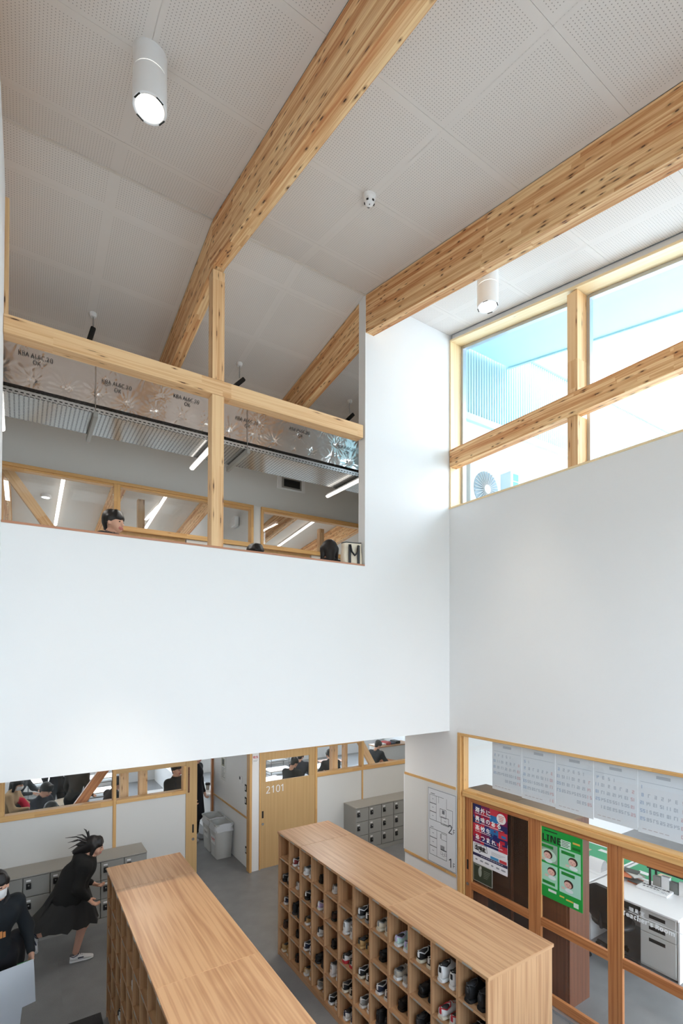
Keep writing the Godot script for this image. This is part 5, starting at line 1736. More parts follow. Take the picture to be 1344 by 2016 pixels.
# ---- people: tapered capsules joined by a smooth minimum, meshed as surface nets ----
# bone: [a, b, ra, rb, Color]
func nets(bones: Array, cell: float, k: float, into: MB) -> void:
	var lo := V(1e9, 1e9, 1e9)
	var hi := -lo
	for b in bones:
		var r: float = maxf(b[2], b[3]) + cell * 3.0
		for p in [b[0], b[1]]:
			lo = lo.min(p - V(r, r, r))
			hi = hi.max(p + V(r, r, r))
	var nx := int((hi.x - lo.x) / cell) + 2
	var ny := int((hi.y - lo.y) / cell) + 2
	var nz := int((hi.z - lo.z) / cell) + 2
	var S := PackedFloat32Array()
	S.resize(nx * ny * nz)
	for b in bones:
		var A: Vector3 = b[0]
		var B: Vector3 = b[1]
		var ra: float = b[2]
		var rb: float = b[3]
		var r: float = maxf(ra, rb) + minf(cell * 2.5 + 2.0 / k, 0.12)
		var p0 := ((A.min(B) - V(r, r, r) - lo) / cell).floor()
		var p1 := ((A.max(B) + V(r, r, r) - lo) / cell).ceil()
		var ab := B - A
		var l2 := maxf(ab.length_squared(), 1e-9)
		for z in range(maxi(0, int(p0.z)), mini(nz - 1, int(p1.z)) + 1):
			for y in range(maxi(0, int(p0.y)), mini(ny - 1, int(p1.y)) + 1):
				var base := (z * ny + y) * nx
				for x in range(maxi(0, int(p0.x)), mini(nx - 1, int(p1.x)) + 1):
					var p := lo + V(x, y, z) * cell - A
					var t := clampf(p.dot(ab) / l2, 0.0, 1.0)
					var d := (p - ab * t).length() - ra - (rb - ra) * t
					if d < r:
						S[base + x] += exp(-k * d)
	var vid := {}
	var pts := PackedVector3Array()
	var faces := PackedInt32Array()
	var sx := 1
	var sy := nx
	var sz := nx * ny
	var st := [sx, sy, sz]
	for z in range(1, nz - 1):
		for y in range(1, ny - 1):
			var i := z * sz + y * sy + 1
			for x in range(1, nx - 1):
				var ins := S[i] > 1.0
				for ax in 3:
					if (S[i + st[ax]] > 1.0) != ins:
						var u: int = st[(ax + 1) % 3]
						var w: int = st[(ax + 2) % 3]
						var q := [i, i - u, i - u - w, i - w]
						for c in q:
							if not vid.has(c):
								vid[c] = pts.size()
								var cx := int(c) % nx
								var cy := (int(c) / nx) % ny
								var cz := int(c) / sz
								var sum := Vector3.ZERO
								var n := 0
								for a2 in 3:
									for m in 4:
										var o1 := (m & 1)
										var o2 := (m >> 1)
										var off := [0, 0, 0]
										off[(a2 + 1) % 3] = o1
										off[(a2 + 2) % 3] = o2
										var j: int = c + off[0] * sx + off[1] * sy + off[2] * sz
										var s0 := S[j]
										var s1 := S[j + st[a2]]
										if (s0 > 1.0) != (s1 > 1.0):
											var f0 := -log(maxf(s0, 1e-6)) / k
											var f1 := -log(maxf(s1, 1e-6)) / k
											f0 = clampf(f0, -cell * 2, cell * 2)
											f1 = clampf(f1, -cell * 2, cell * 2)
											var tt := clampf(f0 / (f0 - f1), 0.05, 0.95)
											var pp := V(cx + off[0], cy + off[1], cz + off[2])
											pp[a2] += tt
											sum += pp
											n += 1
								pts.append(lo + sum / maxf(n, 1) * cell)
						if ins:
							faces.append_array(PackedInt32Array([vid[q[0]], vid[q[1]], vid[q[2]], vid[q[3]]]))
						else:
							faces.append_array(PackedInt32Array([vid[q[3]], vid[q[2]], vid[q[1]], vid[q[0]]]))
				i += 1
	var N := PackedVector3Array()
	N.resize(pts.size())
	for f in range(0, faces.size(), 4):
		var nn := (pts[faces[f + 2]] - pts[faces[f]]).cross(pts[faces[f + 3]] - pts[faces[f + 1]])
		for e in 4:
			N[faces[f + e]] += nn
	var k0 := into.v.size()
	into.use_col = true
	for i in pts.size():
		var best := 1e9
		var col := Color.WHITE
		for b in bones:
			var ab: Vector3 = b[1] - b[0]
			var t := clampf((pts[i] - b[0]).dot(ab) / maxf(ab.length_squared(), 1e-9), 0.0, 1.0)
			var d: float = (pts[i] - b[0] - ab * t).length() - b[2] - (b[3] - b[2]) * t
			if d < best:
				best = d
				col = b[4]
		into.col = col
		into._add(pts[i], N[i].normalized(), Vector2.ZERO)
	for f in range(0, faces.size(), 4):
		var a := k0 + faces[f]
		var b := k0 + faces[f + 1]
		var c := k0 + faces[f + 2]
		var d := k0 + faces[f + 3]
		into.idx.append_array(PackedInt32Array([a, c, b, a, d, c]))

func lin(r: int, g: int, b: int) -> Color:
	return Color8(r, g, b).srgb_to_linear()

func append(into: MB, src: MB, t: Transform3D, tint := Color(0, 0, 0, 0)) -> void:
	var k := into.v.size()
	into.use_col = true
	var nb := t.basis.inverse().transposed()
	for i in src.v.size():
		into.v.append(t * src.v[i])
		into.n.append((nb * src.n[i]).normalized())
		into.uv.append(src.uv[i])
		into.c.append(src.c[i] if tint.a == 0 else tint)
	var flip := t.basis.determinant() < 0
	for i in range(0, src.idx.size(), 3):
		if flip:
			into.idx.append_array(PackedInt32Array([k + src.idx[i], k + src.idx[i + 2], k + src.idx[i + 1]]))
		else:
			into.idx.append_array(PackedInt32Array([k + src.idx[i], k + src.idx[i + 1], k + src.idx[i + 2]]))

var tpl := {}

func people_templates() -> void:
	var sk := lin(224, 176, 150)
	var h := MB.new()
	var B := [
		[V(0, 0.035, -0.02), V(0, 0.03, 0.012), 0.084, 0.078, sk], [V(0, -0.03, 0.012), V(0, -0.07, 0.046), 0.064, 0.036, sk], [V(-0.036, -0.035, 0.038), V(0.036, -0.035, 0.038), 0.034, 0.034, sk],
		[V(0, 0.0, 0.086), V(0, -0.028, 0.099), 0.009, 0.014, sk], [V(-0.02, -0.064, 0.082), V(0.02, -0.064, 0.082), 0.008, 0.008, lin(196, 120, 110)],
		[V(-0.086, 0.008, -0.006), V(-0.09, -0.028, -0.002), 0.013, 0.01, sk], [V(0.086, 0.008, -0.006), V(0.09, -0.028, -0.002), 0.013, 0.01, sk], [V(0, -0.06, -0.02), V(0, -0.16, -0.03), 0.05, 0.052, sk]]
	nets(B, 0.0075, 110.0, h)
	tpl.head = h
	# hand: wrist at origin, palm along -y, thumb towards +x, palm facing +z, fingers curled forward
	h = MB.new()
	B = [[V(0, 0.01, 0), V(0, -0.03, 0), 0.024, 0.024, sk], [V(-0.022, -0.03, 0), V(-0.026, -0.078, 0.002), 0.015, 0.013, sk], [V(0.02, -0.03, 0), V(0.024, -0.08, 0.002), 0.016, 0.013, sk], [V(0, -0.03, 0), V(0, -0.08, 0.002), 0.017, 0.014, sk]]
	var fx := [0.027, 0.01, -0.008, -0.025]
	var fl := [0.95, 1.05, 1.0, 0.8]
	for i in 4:
		var p := V(fx[i], -0.084, 0.003)
		var l: float = fl[i]
		var p1 := p + V(fx[i] * 0.1, -0.036 * l, 0.012)
		var p2 := p1 + V(0, -0.016 * l, 0.024 * l)
		var p3 := p2 + V(0, 0.002, 0.018 * l)
		B.append([p, p1, 0.0092, 0.0088, sk])
		B.append([p1, p2, 0.0088, 0.0082, sk])
		B.append([p2, p3, 0.0082, 0.0074, sk])
	B.append([V(0.022, -0.028, 0.006), V(0.05, -0.058, 0.02), 0.013, 0.0105, sk])
	B.append([V(0.05, -0.058, 0.02), V(0.056, -0.086, 0.034), 0.01, 0.0085, sk])
	nets(B, 0.0048, 330.0, h)
	tpl.hand = h
	var hc := lin(24, 20, 20)
	h = MB.new()
	B = [[V(0, 0.05, -0.025), V(0, 0.045, 0.0), 0.094, 0.088, hc], [V(0, 0.0, -0.06), V(0, -0.05, -0.055), 0.062, 0.05, hc], [V(-0.078, 0.04, 0.0), V(-0.084, 0.0, -0.012), 0.03, 0.018, hc], [V(0.078, 0.04, 0.0), V(0.084, 0.0, -0.012), 0.03, 0.018, hc]]
	for i in 7:
		var x := -0.06 + i * 0.02
		B.append([V(x * 0.8, 0.105, 0.045), V(x * 1.1, 0.052 - 0.008 * (i % 3), 0.09 - absf(x) * 0.35), 0.018, 0.01, hc])
	nets(B, 0.009, 120.0, h)
	tpl.hair = h
	# bob for women: longer sides
	h = MB.new()
	B = B.duplicate()
	for s in [-1, 1]:
		B.append([V(s * 0.08, 0.03, -0.02), V(s * 0.085, -0.11, -0.01), 0.035, 0.024, hc])
	B.append([V(0, 0.0, -0.07), V(0, -0.12, -0.07), 0.06, 0.05, hc])
	nets(B, 0.009, 120.0, h)
	tpl.bob = h

# joints in the person's own axes (facing +z, y up)
func person(label: String, at: Vector3, turn: float, J: Dictionary, C: Dictionary, cell: float, extra: Array = [], group := "") -> Node3D:
	var t := thing("person", label, "person", at, turn, group)
	var top: Color = C.top
	var legc: Color = C.legs
	var sk := lin(224, 176, 150)
	var s: float = J.get("fat", 1.0)
	var B := [
		[J.hip + V(-0.07, 0, 0), J.hip + V(0.07, 0, 0), 0.105 * s, 0.105 * s, C.get("hips", legc)], [J.hip + V(0, 0.06, 0), J.chest, 0.115 * s, 0.125 * s, top], [J.chest + V(-0.06, 0.0, 0), J.chest + V(0.06, 0, 0), 0.11 * s, 0.11 * s, top],
		[J.chest, J.neck, 0.1, 0.06, top], [J.neck, J.head + (J.neck - J.head) * 0.35, 0.05, 0.05, sk]]
	for q in ["l", "r"]:
		var sh: Vector3 = J["sh" + q]
		var el: Vector3 = J["el" + q]
		var ha: Vector3 = J["ha" + q]
		B.append([J.chest.lerp(J.neck, 0.55), sh, 0.07, 0.066 * s, top])
		B.append([sh, el, 0.06 * s, 0.05 * s, top])
		B.append([el, ha, 0.05 * s, 0.036, top])
		var hp: Vector3 = J["hp" + q]
		var kn: Vector3 = J["kn" + q]
		var an: Vector3 = J["an" + q]
		var to: Vector3 = J["to" + q]
		B.append([hp, kn, 0.088 * s, 0.06 * s, legc])
		B.append([kn, an, 0.057 * s, C.get("ankle", 0.042), C.get("shin", legc)])
		if not C.has("noshoes"):
			B.append([an + V(0, -0.03, 0), to, 0.042, 0.034, C.get("shoes", lin(30, 30, 32))])
	for e in extra:
		B.append(e)
	var mb := MB.new()
	nets(B, cell, 46.0, mb)
	var hb: Basis = J.get("headb", Basis.IDENTITY)
	append(mb, tpl.head, Transform3D(hb, J.head))
	for q in ["l", "r"]:
		var d: Vector3 = (J["ha" + q] - J["el" + q]).normalized()
		var hf: Vector3 = J.get("hf" + q, V(0, 0, 1))
		var yb := -d
		var xb := yb.cross(hf).normalized()
		var zb := xb.cross(yb)
		var bs := Basis(xb, yb, zb)
		if q == "l":
			bs = bs * Basis(V(-1, 0, 0), V(0, 1, 0), V(0, 0, 1))
		append(mb, tpl.hand, Transform3D(bs, J["ha" + q] + d * 0.01))
	obj("body", mb, M.vcol, t)
	if C.get("hair", "hair") != "":
		obj("hair", tpl[C.get("hair", "hair")], M.hair, t, J.head, hb)
	for sx in [-1, 1]:
		var e := MB.new()
		e.ball(V(sx * 0.032, 0.004, 0.082), V(0.012, 0.006, 0.008), 8, 4)
		obj("eye", e, M.black, t, J.head, hb)
		e = MB.new()
		e.box(V(sx * 0.032, 0.026, 0.084), V(0.03, 0.006, 0.01), -1, 0.002)
		obj("eyebrow", e, M.hair, t, J.head, hb)
	if C.get("mask", false):
		var e := MB.new()
		var rings := []
		for i in 7:
			var y := -0.008 - i * 0.0145
			var ring := PackedVector3Array()
			for j in 11:
				var a := -1.25 + 2.5 * j / 10.0
				var bul := 0.093 + 0.022 * sin(PI * (i + 0.6) / 7.0) * cos(a)
				ring.append(V(sin(a) * 0.088 * (1.0 - 0.05 * i / 6.0), y, cos(a) * bul + 0.012 - 0.004 * i))
			rings.append(ring)
		rings.reverse()
		e.loft(rings, false, false, false)
		obj("face_mask", e, M.white, t, J.head, hb)
	return t

func stand_pose(h := 1.68, lean := 0.0) -> Dictionary:
	var k := h / 1.68
	var J := {"hip": V(0, 0.9, 0) * k, "chest": V(0, 1.26, 0.02 + lean) * k, "neck": V(0, 1.42, 0.01 + lean) * k, "head": V(0, 1.57, 0.035 + lean * 1.3) * k, "hpl": V(0.09, 0.86, 0) * k, "hpr": V(-0.09, 0.86, 0) * k, "knl": V(0.1, 0.48, 0.02) * k, "knr": V(-0.1, 0.48, 0.02) * k, "anl": V(0.1, 0.09, -0.02) * k, "anr": V(-0.1, 0.09, -0.02) * k, "tol": V(0.11, 0.035, 0.12) * k, "tor": V(-0.11, 0.035, 0.12) * k, "shl": V(0.17, 1.36, 0.0 + lean) * k, "shr": V(-0.17, 1.36, 0.0 + lean) * k, "ell": V(0.23, 1.1, 0.0 + lean) * k, "elr": V(-0.23, 1.1, 0 + lean) * k, "hal": V(0.22, 0.87, 0.08 + lean) * k, "har": V(-0.22, 0.87, 0.08 + lean) * k}
	return J

func sit_pose(bend := 0.15, look := 0.4) -> Dictionary:
	var J := {"hip": V(0, 0.52, -0.05), "chest": V(0, 0.9, bend - 0.05), "neck": V(0, 1.06, bend), "head": V(0, 1.19, bend + 0.07), "headb": Basis(Vector3.RIGHT, look), "hpl": V(0.09, 0.5, 0), "hpr": V(-0.09, 0.5, 0), "knl": V(0.12, 0.5, 0.4), "knr": V(-0.12, 0.5, 0.4), "anl": V(0.12, 0.1, 0.38), "anr": V(-0.12, 0.1, 0.38), "tol": V(0.12, 0.035, 0.52), "tor": V(-0.12, 0.035, 0.52), "shl": V(0.17, 1.0, bend - 0.02), "shr": V(-0.17, 1.0, bend - 0.02), "ell": V(0.25, 0.77, bend + 0.1), "elr": V(-0.25, 0.77, bend + 0.1), "hal": V(0.12, 0.755, bend + 0.3), "har": V(-0.12, 0.755, bend + 0.3), "hfl": V(0, -1, 0), "hfr": V(0, -1, 0)}
	return J

func student_desk(at: Vector3, turn: float, label: String, wood := false) -> void:
	var t := thing("student_desk", label, "desk", at, turn, "student desks")
	bx("top", V(-0.325, 0.69, -0.225), V(0.325, 0.71, 0.225), M.door_wood if wood else mat(c8(226, 214, 196), 0.18), t, 0, 0.003)
	bx("book_tray", V(-0.27, 0.58, -0.2), V(0.27, 0.6, 0.15), M.steel, t)
	for sx in [-1, 1]:
		for sz in [-1, 1]:
			var b := MB.new()
			b.cyl(V(sx * 0.28, 0.0, sz * 0.18), V(sx * 0.28, 0.689, sz * 0.18), 0.013, 0.013, 8)
			obj("leg", b, M.chrome, t)
		bx("foot_bar", V(sx * 0.28 - 0.012, 0.03, -0.165), V(sx * 0.28 + 0.012, 0.055, 0.165), M.chrome, t)

func student_chair(at: Vector3, turn: float, label: String) -> void:
	var t := thing("student_chair", label, "chair", at, turn, "student chairs")
	bx("seat", V(-0.19, 0.405, -0.19), V(0.19, 0.42, 0.19), M.door_wood, t, 0, 0.004)
	bx("backrest", V(-0.18, 0.64, -0.225), V(0.18, 0.8, -0.21), M.door_wood, t, 0, 0.004)
	for sx in [-1, 1]:
		var b := MB.new()
		b.tube([V(sx * 0.2, 0, -0.2), V(sx * 0.2, 0.42, -0.2), V(sx * 0.2, 0.8, -0.235)], 0.012, 6)
		obj("rear_leg", b, M.chrome, t)
		b = MB.new()
		b.cyl(V(sx * 0.2, 0, 0.18), V(sx * 0.2, 0.404, 0.16), 0.012, 0.012, 6)
		obj("front_leg", b, M.chrome, t)

func background_people() -> void:
	var blk := lin(30, 30, 34)
	var nav := lin(40, 44, 56)
	var tr := lin(44, 44, 50)
	# left classroom, seen through the left window
	var J := sit_pose(0.12, 0.25)
	person("seated person in beige coat and white mask holding red cloth", V(-4.86, 0, -6.7), 1.2, J, {"top": lin(176, 150, 116), "legs": blk, "mask": true, "hair": "bob"}, 0.022, [[V(0.06, 0.86, 0.25), V(0.02, 0.72, 0.36), 0.06, 0.07, lin(200, 40, 70)]])
	J = sit_pose(0.16, 0.55)
	person("seated person in dark jacket reading at the left classroom desk", V(-4.42, 0, -6.05), 0.9, J, {"top": nav, "legs": blk}, 0.022)
	person("seated person behind, half hidden beside the beige coat", V(-4.72, 0, -7.9), 1.0, sit_pose(0.12, 0.3), {"top": lin(60, 64, 70), "legs": blk}, 0.024)
	person("bent over person with black hair at bottom of left classroom window", V(-4.44, -0.05, -5.0), 0.7, sit_pose(0.26, 0.9), {"top": blk, "legs": blk}, 0.022)
	J = stand_pose(1.68, 0.1)
	J.har = V(-0.16, 0.92, 0.3)
	person("standing person in dark grey cardigan behind the timber brace", V(-3.78, 0, -6.1), 2.4, J, {"top": lin(62, 62, 62), "legs": blk}, 0.02)
	person("standing person in black farther back in left classroom", V(-4.0, 0, -7.5), 0.4, stand_pose(1.66), {"top": blk, "legs": blk}, 0.024)
	person("standing person in black beside another at back of left classroom", V(-3.68, 0, -7.8), -0.4, stand_pose(1.62), {"top": lin(40, 38, 40), "legs": blk}, 0.024)
	person("seated person in black at right end of left classroom window", V(-3.25, 0, -5.6), 2.0, sit_pose(0.12, 0.4), {"top": blk, "legs": blk}, 0.022)
	person("person in black seen through the small left door pane", V(-2.28, 0, -4.55), 0.5, stand_pose(1.7), {"top": lin(34, 34, 38), "legs": blk}, 0.02)
	var I := stand_pose(1.75)
	person("person in long black coat standing in the corridor doorway", V(-1.74, 0, -5.2), 0.8, I, {"top": lin(20, 20, 22), "legs": lin(20, 20, 22), "shoes": lin(190, 190, 190)}, 0.02, [[V(0, 1.0, 0), V(0, 0.55, 0), 0.15, 0.19, lin(20, 20, 22)]])
	# right classroom
	person("seated person in black writing behind the numbered door pane", V(0.38, 0, -5.3), 2.2, sit_pose(0.2, 0.7), {"top": lin(30, 30, 32), "legs": tr}, 0.02)
	person("seated person in dark clothes right side of numbered door pane", V(0.95, 0, -5.85), 2.6, sit_pose(0.14, 0.5), {"top": nav, "legs": tr}, 0.022)
	person("person in charcoal seen from behind right of numbered door", V(1.75, 0, -5.7), 2.9, sit_pose(0.05, 0.3), {"top": lin(44, 44, 48), "legs": tr, "fat": 1.1}, 0.022)
	person("seated person with black hair writing behind the diagonal brace", V(3.3, 0, -6.08), 1.9, sit_pose(0.18, 0.6), {"top": lin(46, 48, 54), "legs": tr}, 0.02)
	# gallery
	person("person with black hair walking behind the gallery parapet", V(-3.88, 3.58, -1.0), 0.9, stand_pose(1.57), {"top": lin(50, 50, 54), "legs": blk}, 0.022)
	var Jg := stand_pose(1.40)
	person("person hidden behind parapet, only black hair showing right of post", V(-2.29, 3.58, -1.0), 0.3, Jg, {"top": blk, "legs": blk}, 0.024)
	# black backpack and tote bag on the parapet counter
	var Jb := stand_pose(1.44, 0.02)
	person("person with long black hair, back turned, beside the tote bag", V(-1.56, 3.58, -0.42), PI - 0.3, Jb, {"top": blk, "legs": blk, "hair": "bob"}, 0.022)
	var b := MB.new()
	var t := thing("tote_bag", "cream canvas tote bag with black handles on gallery parapet", "bag", V(-1.49, 4.7185, -0.07), 0.0)
	var cv := mat(c8(226, 214, 192), 0.9)
	b = MB.new()
	var rings := []
	for i in 6:
		var y := i * 0.047
		var w := 0.128 + 0.008 * sin(i * 1.3)
		var d := 0.052 - 0.004 * i
		var ring := PackedVector3Array()
		for j in 16:
			var a := -TAU * j / 16.0
			ring.append(V(signf(cos(a)) * pow(absf(cos(a)), 0.4) * w, y + (0.012 * cos(a) if i == 5 else 0.0), signf(sin(a)) * pow(absf(sin(a)), 0.4) * d + 0.004 * sin(j * 2.0 + i)))
		rings.append(ring)
	b.loft(rings, true, false)
	obj("canvas_body", b, cv, t)
	b = MB.new()
	var last: PackedVector3Array = rings[5]
	b.loft([last, PackedVector3Array(Array(last).map(func(p): return p + V(0, 0.012, 0)))], false, false)
	obj("top_hem", b, M.black, t)
	for sz in [-1, 1]:
		for sx in [-1, 1]:
			bx("handle_strap", V(sx * 0.06 - 0.016, 0.004, sz * 0.058 - 0.003), V(sx * 0.06 + 0.016, 0.21, sz * 0.058 + 0.003), M.black, t)
		b = MB.new()
		b.tube([V(-0.055, 0.21, sz * 0.06), V(-0.04, 0.13, sz * 0.068), V(0, 0.09, sz * 0.07), V(0.04, 0.13, sz * 0.068), V(0.055, 0.21, sz * 0.06)], 0.011, 6)
		obj("handle_loop", b, M.black, t)
	# desks and chairs of the classrooms
	var di := [[-3.98, -6.75, 0.5, "nearest the window"], [-4.2, -8.9, 0.0, "far left by the bright windows"], [-3.15, -7.3, 0.0, "behind the timber brace"], [-3.0, -8.6, 0.0, "far right by the bright windows"], [-3.97, -4.42, 0.7, "beside the bent over person"], [-5.3, -7.6, 0.0, "at the far left"]]
	for q in di:
		student_desk(V(q[0], 0, q[1]), q[2], "pale topped student desk in left classroom, " + q[3])
	di = [[0.35, -6.15, 0.3, false, "left behind numbered door pane"], [0.95, -7.0, 0.0, false, "middle behind numbered door pane"], [1.9, -6.7, 0.2, false, "by the person in charcoal"], [2.6, -7.1, 0.0, true, "brown topped, between the posts"], [3.92, -6.29, 1.9, true, "brown topped, under the writing person"], [1.6, -8.4, 0.0, false, "far behind"]]
	for q in di:
		student_desk(V(q[0], 0, q[1]), q[2], "student desk in right classroom, " + q[4], q[3])
	for q in [[0.1, -5.5, 2.3, "at the numbered door pane"], [1.35, -5.6, 2.8, "right of the numbered door"], [0.6, -7.6, 0.4, "rear, behind the numbered door"]]:
		student_chair(V(q[0], 0, q[1]), q[2], "wooden student chair with steel frame, " + q[3])
	t = thing("low_cabinet", "white low cabinet with brown top in right classroom corner", "cabinet", V(4.65, 0, -7.0))
	bx("body", V(-0.6, 0, -0.25), V(0.6, 0.97, 0.25), M.paint, t)
	bx("top", V(-0.62, 0.971, -0.27), V(0.62, 1.0, 0.27), M.oak, t, 0)
	for i in 4:
		var o := bx("folded_cloth", V(4.2 + i * 0.18, 1.001, -7.15), V(4.37 + i * 0.18, 1.05 + 0.03 * (i % 2), -6.85), [M.white, mat(c8(180, 70, 70), 0.8), mat(c8(60, 70, 90), 0.8), M.black][i], null, -1, 0.01)
		tag(o, "folded cloth on the white low cabinet, %s from the left" % COLN[i], "cloth", "cloths on the low cabinet")
	t = thing("paper_trays", "stacked wire paper trays behind the left door pane", "tray", V(-2.36, 0.78, -5.6))
	bx("shelf", V(-0.3, -0.04, -0.3), V(0.25, 0, 0.3), M.door_wood, t)
	for i in 3:
		bx("tray", V(-0.22, 0.01 + i * 0.07, -0.2), V(0.2, 0.02 + i * 0.07, 0.2), M.white, t)
		bx("tray_rim", V(-0.24, 0.012 + i * 0.07, 0.2005), V(0.22, 0.04 + i * 0.07, 0.215), M.dark, t)
	bx("support", V(-0.28, -0.78, -0.28), V(0.23, -0.041, 0.28), M.paint, t)

func hero_people() -> void:
	# girl running to the right, hair flying
	var blk := lin(26, 26, 28)
	var sk := lin(214, 166, 144)
	var J := {"hip": V(0, 0.80, 0.0), "chest": V(0, 1.08, 0.12), "neck": V(0, 1.2, 0.17), "head": V(0, 1.31, 0.23), "headb": Basis(Vector3.RIGHT, 0.2),
		"hpl": V(0.075, 0.76, 0), "hpr": V(-0.075, 0.76, 0), "knl": V(0.08, 0.45, 0.02), "knr": V(-0.08, 0.46, 0.12), "anl": V(0.08, 0.42, -0.33), "anr": V(-0.07, 0.115, 0.04), "tol": V(0.08, 0.3, -0.37), "tor": V(-0.07, 0.04, 0.18),
		"shl": V(0.15, 1.14, 0.13), "shr": V(-0.15, 1.14, 0.13), "ell": V(0.2, 0.92, 0.02), "elr": V(-0.2, 0.92, 0.06), "hal": V(0.19, 0.8, 0.2), "har": V(-0.19, 0.78, 0.16)}
	J.anl = V(0.08, 0.34, -0.34)
	J.tol = V(0.08, 0.2, -0.36)
	var g := person("running girl in black hooded coat and dark skirt, hair flying", V(-4.1, 0, -2.2), PI / 2 - 0.1, J, {"top": blk, "legs": sk, "hips": blk, "shin": sk, "ankle": 0.036, "hair": "", "noshoes": true}, 0.013, [[V(-0.08, 1.2, 0.06), V(0.08, 1.2, 0.06), 0.06, 0.06, blk], [V(0, 1.0, 0.02), V(0, 0.76, -0.04), 0.16, 0.2, blk]])
	# pleated skirt and coat tail swinging back
	var b := MB.new()
	var rings := []
	for i in 7:
		var f := i / 6.0
		var ring := PackedVector3Array()
		for j in 40:
			var a := -TAU * j / 40.0
			var r := 0.17 + f * 0.11
			var pl := 1.0 + 0.10 * f * sin(j * 1.9) + 0.05 * f * sin(j * 0.7 + 1.0)
			var back := 0.5 - 0.5 * sin(a)
			ring.append(V(cos(a) * r * pl, 0.84 - f * (0.40 - 0.06 * back) - 0.015 * f * sin(j * 3.1), sin(a) * r * 1.05 * pl - f * 0.17 * back - f * 0.02))
		rings.append(ring)
	rings.reverse()
	b.loft(rings, false, false)
	var sk2 := mat(c8(44, 44, 44), 0.9)
	obj("skirt", b, sk2, g)
	b = MB.new()
	rings = []
	for i in 6:
		var f := i / 5.0
		var ring := PackedVector3Array()
		for j in 25:
			var a := -0.35 - (PI - 0.7) * -j / 24.0
			var r := 0.19 + f * 0.07
			ring.append(V(cos(a) * r * (1 + 0.05 * sin(j * 1.7)), 0.98 - f * 0.36 + 0.02 * f * sin(j * 1.1), -sin(a) * r - f * 0.16 * sin(a) - 0.0 + 0.06))
		rings.append(ring)
	b.loft(rings, false, false, false)
	obj("coat_tail", b, mat(c8(28, 28, 30), 0.9), g)
	# hair: cap and flying strands
	var hb: Basis = J.headb
	var hc := lin(24, 20, 20)
	b = MB.new()
	nets([[V(0, 0.045, -0.025), V(0, 0.045, 0.004), 0.093, 0.086, hc], [V(0, 0.0, -0.06), V(0, -0.08, -0.07), 0.062, 0.05, hc], [V(-0.08, 0.03, -0.005), V(-0.084, -0.06, -0.02), 0.03, 0.022, hc], [V(0.08, 0.03, -0.005), V(0.084, -0.06, -0.02), 0.03, 0.022, hc], [V(-0.05, 0.1, 0.04), V(-0.065, 0.04, 0.07), 0.022, 0.012, hc], [V(0.05, 0.1, 0.04), V(0.065, 0.04, 0.07), 0.022, 0.012, hc], [V(0, 0.105, 0.05), V(0.02, 0.05, 0.084), 0.022, 0.012, hc], [V(0, 0.0, -0.09), V(0.0, -0.07, -0.2), 0.06, 0.03, hc], [V(0, 0.06, -0.1), V(0.02, 0.01, -0.2), 0.035, 0.012, hc]], 0.009, 120.0, b)
	var hr := obj("hair", b, M.hair, g, J.head, hb)
	var ends := [V(0, 0.13, -0.22), V(0.03, 0.2, -0.16), V(-0.02, 0.1, -0.34), V(0.02, 0.03, -0.3), V(0.04, 0.16, -0.12), V(-0.04, -0.02, -0.28), V(0.0, 0.19, -0.1), V(0.03, -0.08, -0.24), V(-0.05, 0.06, -0.26)]
	for e in ends:
		b = MB.new()
		var st: Vector3 = V(e.x * 0.8, 0.04 + e.y * 0.35, -0.085)
		var mid: Vector3 = st.lerp(e, 0.5) + V(0, 0.03, -0.01)
		b.tube([st, mid, e], [0.014, 0.008, 0.002], 6)
		obj("hair_strand", b, M.hair, hr)
	for q in [["r", Basis(Vector3.UP, -PI / 2)], ["l", Basis(Vector3.RIGHT, 1.25) * Basis(Vector3.UP, -PI / 2)]]:
		var an: Vector3 = J["an" + q[0]]
		var sh := Node3D.new()
		sh.name = "sneaker"
		g.add_child(sh, true)
		var bs: Basis = q[1]
		sh.transform = Transform3D(bs.scaled(Vector3.ONE * 0.92), an - bs * V(0.065, 0.115, 0))
		mi("sole", shoe_mesh.sole, shoe_mat("white"), sh)
		mi("upper", shoe_mesh.upper0, shoe_mat("white"), sh)
		mi("collar", shoe_mesh.collar0, shoe_mat("navy"), sh)
		mi("side_stripe", shoe_mesh.stripe, shoe_mat("navy"), sh)
		for i in 3:
			mi("lace", shoe_mesh.lace, shoe_mat("navy"), sh, V(0.125 + i * 0.02, 0.091 - i * 0.0105, 0), Basis(Vector3.BACK, -0.5))
	# boy with mask holding white sheets, cut by the left edge
	J = stand_pose(1.66)
	J.ell = V(0.26, 1.08, 0.0)
	J.hal = V(0.24, 0.93, 0.2)
	J.elr = V(-0.26, 1.08, 0.0)
	J.har = V(-0.2, 0.95, 0.22)
	J.hfl = V(-1, 0, 0)
	J.hfr = V(1, 0, 0)
	J.headb = Basis(Vector3.UP, -0.15)
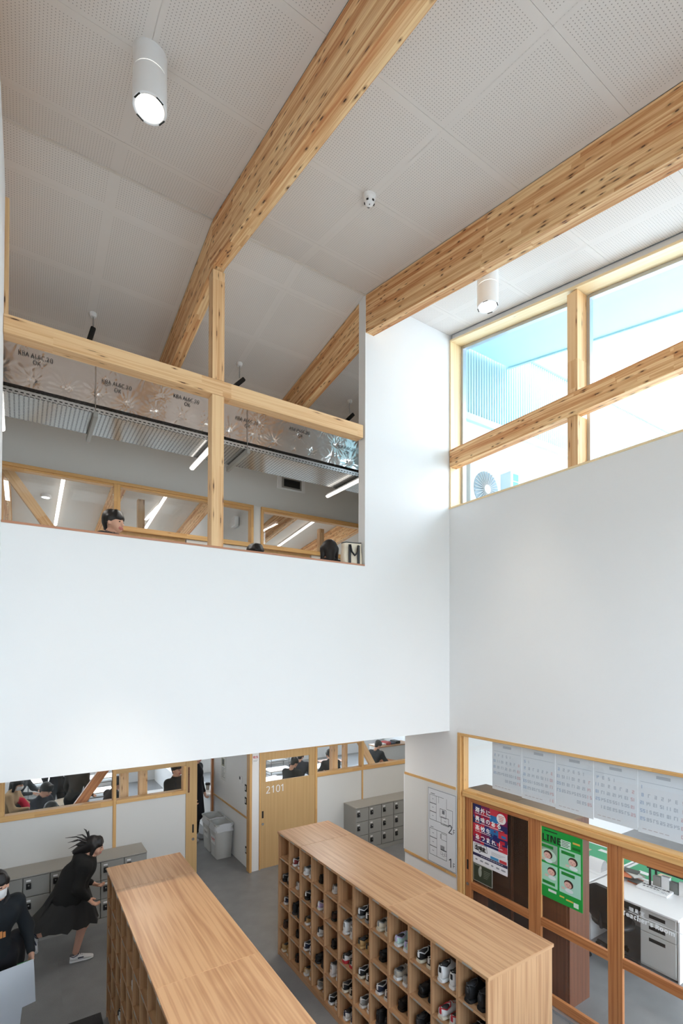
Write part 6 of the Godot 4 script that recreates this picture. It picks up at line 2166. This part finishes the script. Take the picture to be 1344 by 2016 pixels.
	var p := person("boy in black jacket and white mask holding white sheets", V(-4.83, 0.013, -0.95), 0.25, J, {"top": lin(28, 30, 34), "legs": lin(32, 32, 36), "mask": true}, 0.013, [[V(-0.1, 1.3, 0.08), V(0.1, 1.3, 0.08), 0.06, 0.06, lin(28, 30, 34)], [V(0.2, 0.95, -0.1), V(0.18, 0.75, -0.1), 0.08, 0.09, lin(30, 32, 38)]])
	for sx in [-1, 1]:
		b = MB.new()
		b.tube([V(sx * 0.02, 1.36, 0.1), V(sx * 0.09, 1.43, 0.06), V(sx * 0.1, 1.46, -0.04)], [0.016, 0.02, 0.016], 8)
		obj("collar", b, mat(c8(34, 36, 40), 0.8), p)
	for i in 3:
		bx("shirt_print", V(-0.02 + i * 0.025, 1.12, 0.1515), V(0.0 + i * 0.025, 1.19 - 0.01 * i, 0.156), mat(c8(214, 140, 80), 0.7), p)
	var paper := mat(c8(228, 232, 238), 0.7)
	# two large limp sheets
	for i in 2:
		b = MB.new()
		var rr := []
		for k in 13:
			var f := k / 12.0
			var row := PackedVector3Array()
			for j in 9:
				var u := j / 8.0
				var bend := 0.03 * sin(f * 3.0 + u * 1.4 + i)
				var w := 0.52 if i == 0 else 0.5
				var h := 0.42 if i == 0 else 0.62
				row.append(V((u - 1.0) * w + 0.03 * f * (1 if i == 0 else -1.5), -f * h + (0.03 * u if i == 0 else 0.0), bend - 0.012 * i))
			rr.append(row)
		b.loft(rr, false, false, false)
		var o := obj("paper_sheet", b, paper, null, V(-4.535, 0.93 - (0.3 if i == 1 else 0.0), -0.66 - i * 0.03) if i == 0 else V(-4.6, 0.66, -0.70), Basis(Vector3.UP, 0.15))
		tag(o, ["large white paper sheet held in the boy's hand", "second white sheet hanging below the first one"][i], "paper", "white sheets held by the boy")
	b = MB.new()
	b.box(Vector3.ZERO, V(0.11, 0.012, 0.02), -1, 0.003)
	var o2 := obj("green_clip", b, mat(c8(60, 150, 90), 0.5), null, V(-4.6, 0.935, -0.655), Basis(Vector3.UP, 0.15))
	tag(o2, "green clip strip along the top of the white sheet", "clip")

func _ready() -> void:
	rng.seed = 20240
	setup_view()
	make_materials()
	shell()
	high_window()
	ceiling_fittings()
	gallery()
	ground_rear()
	shoes_and_cabinets()
	staff_room()
	people_templates()
	background_people()
	hero_people()
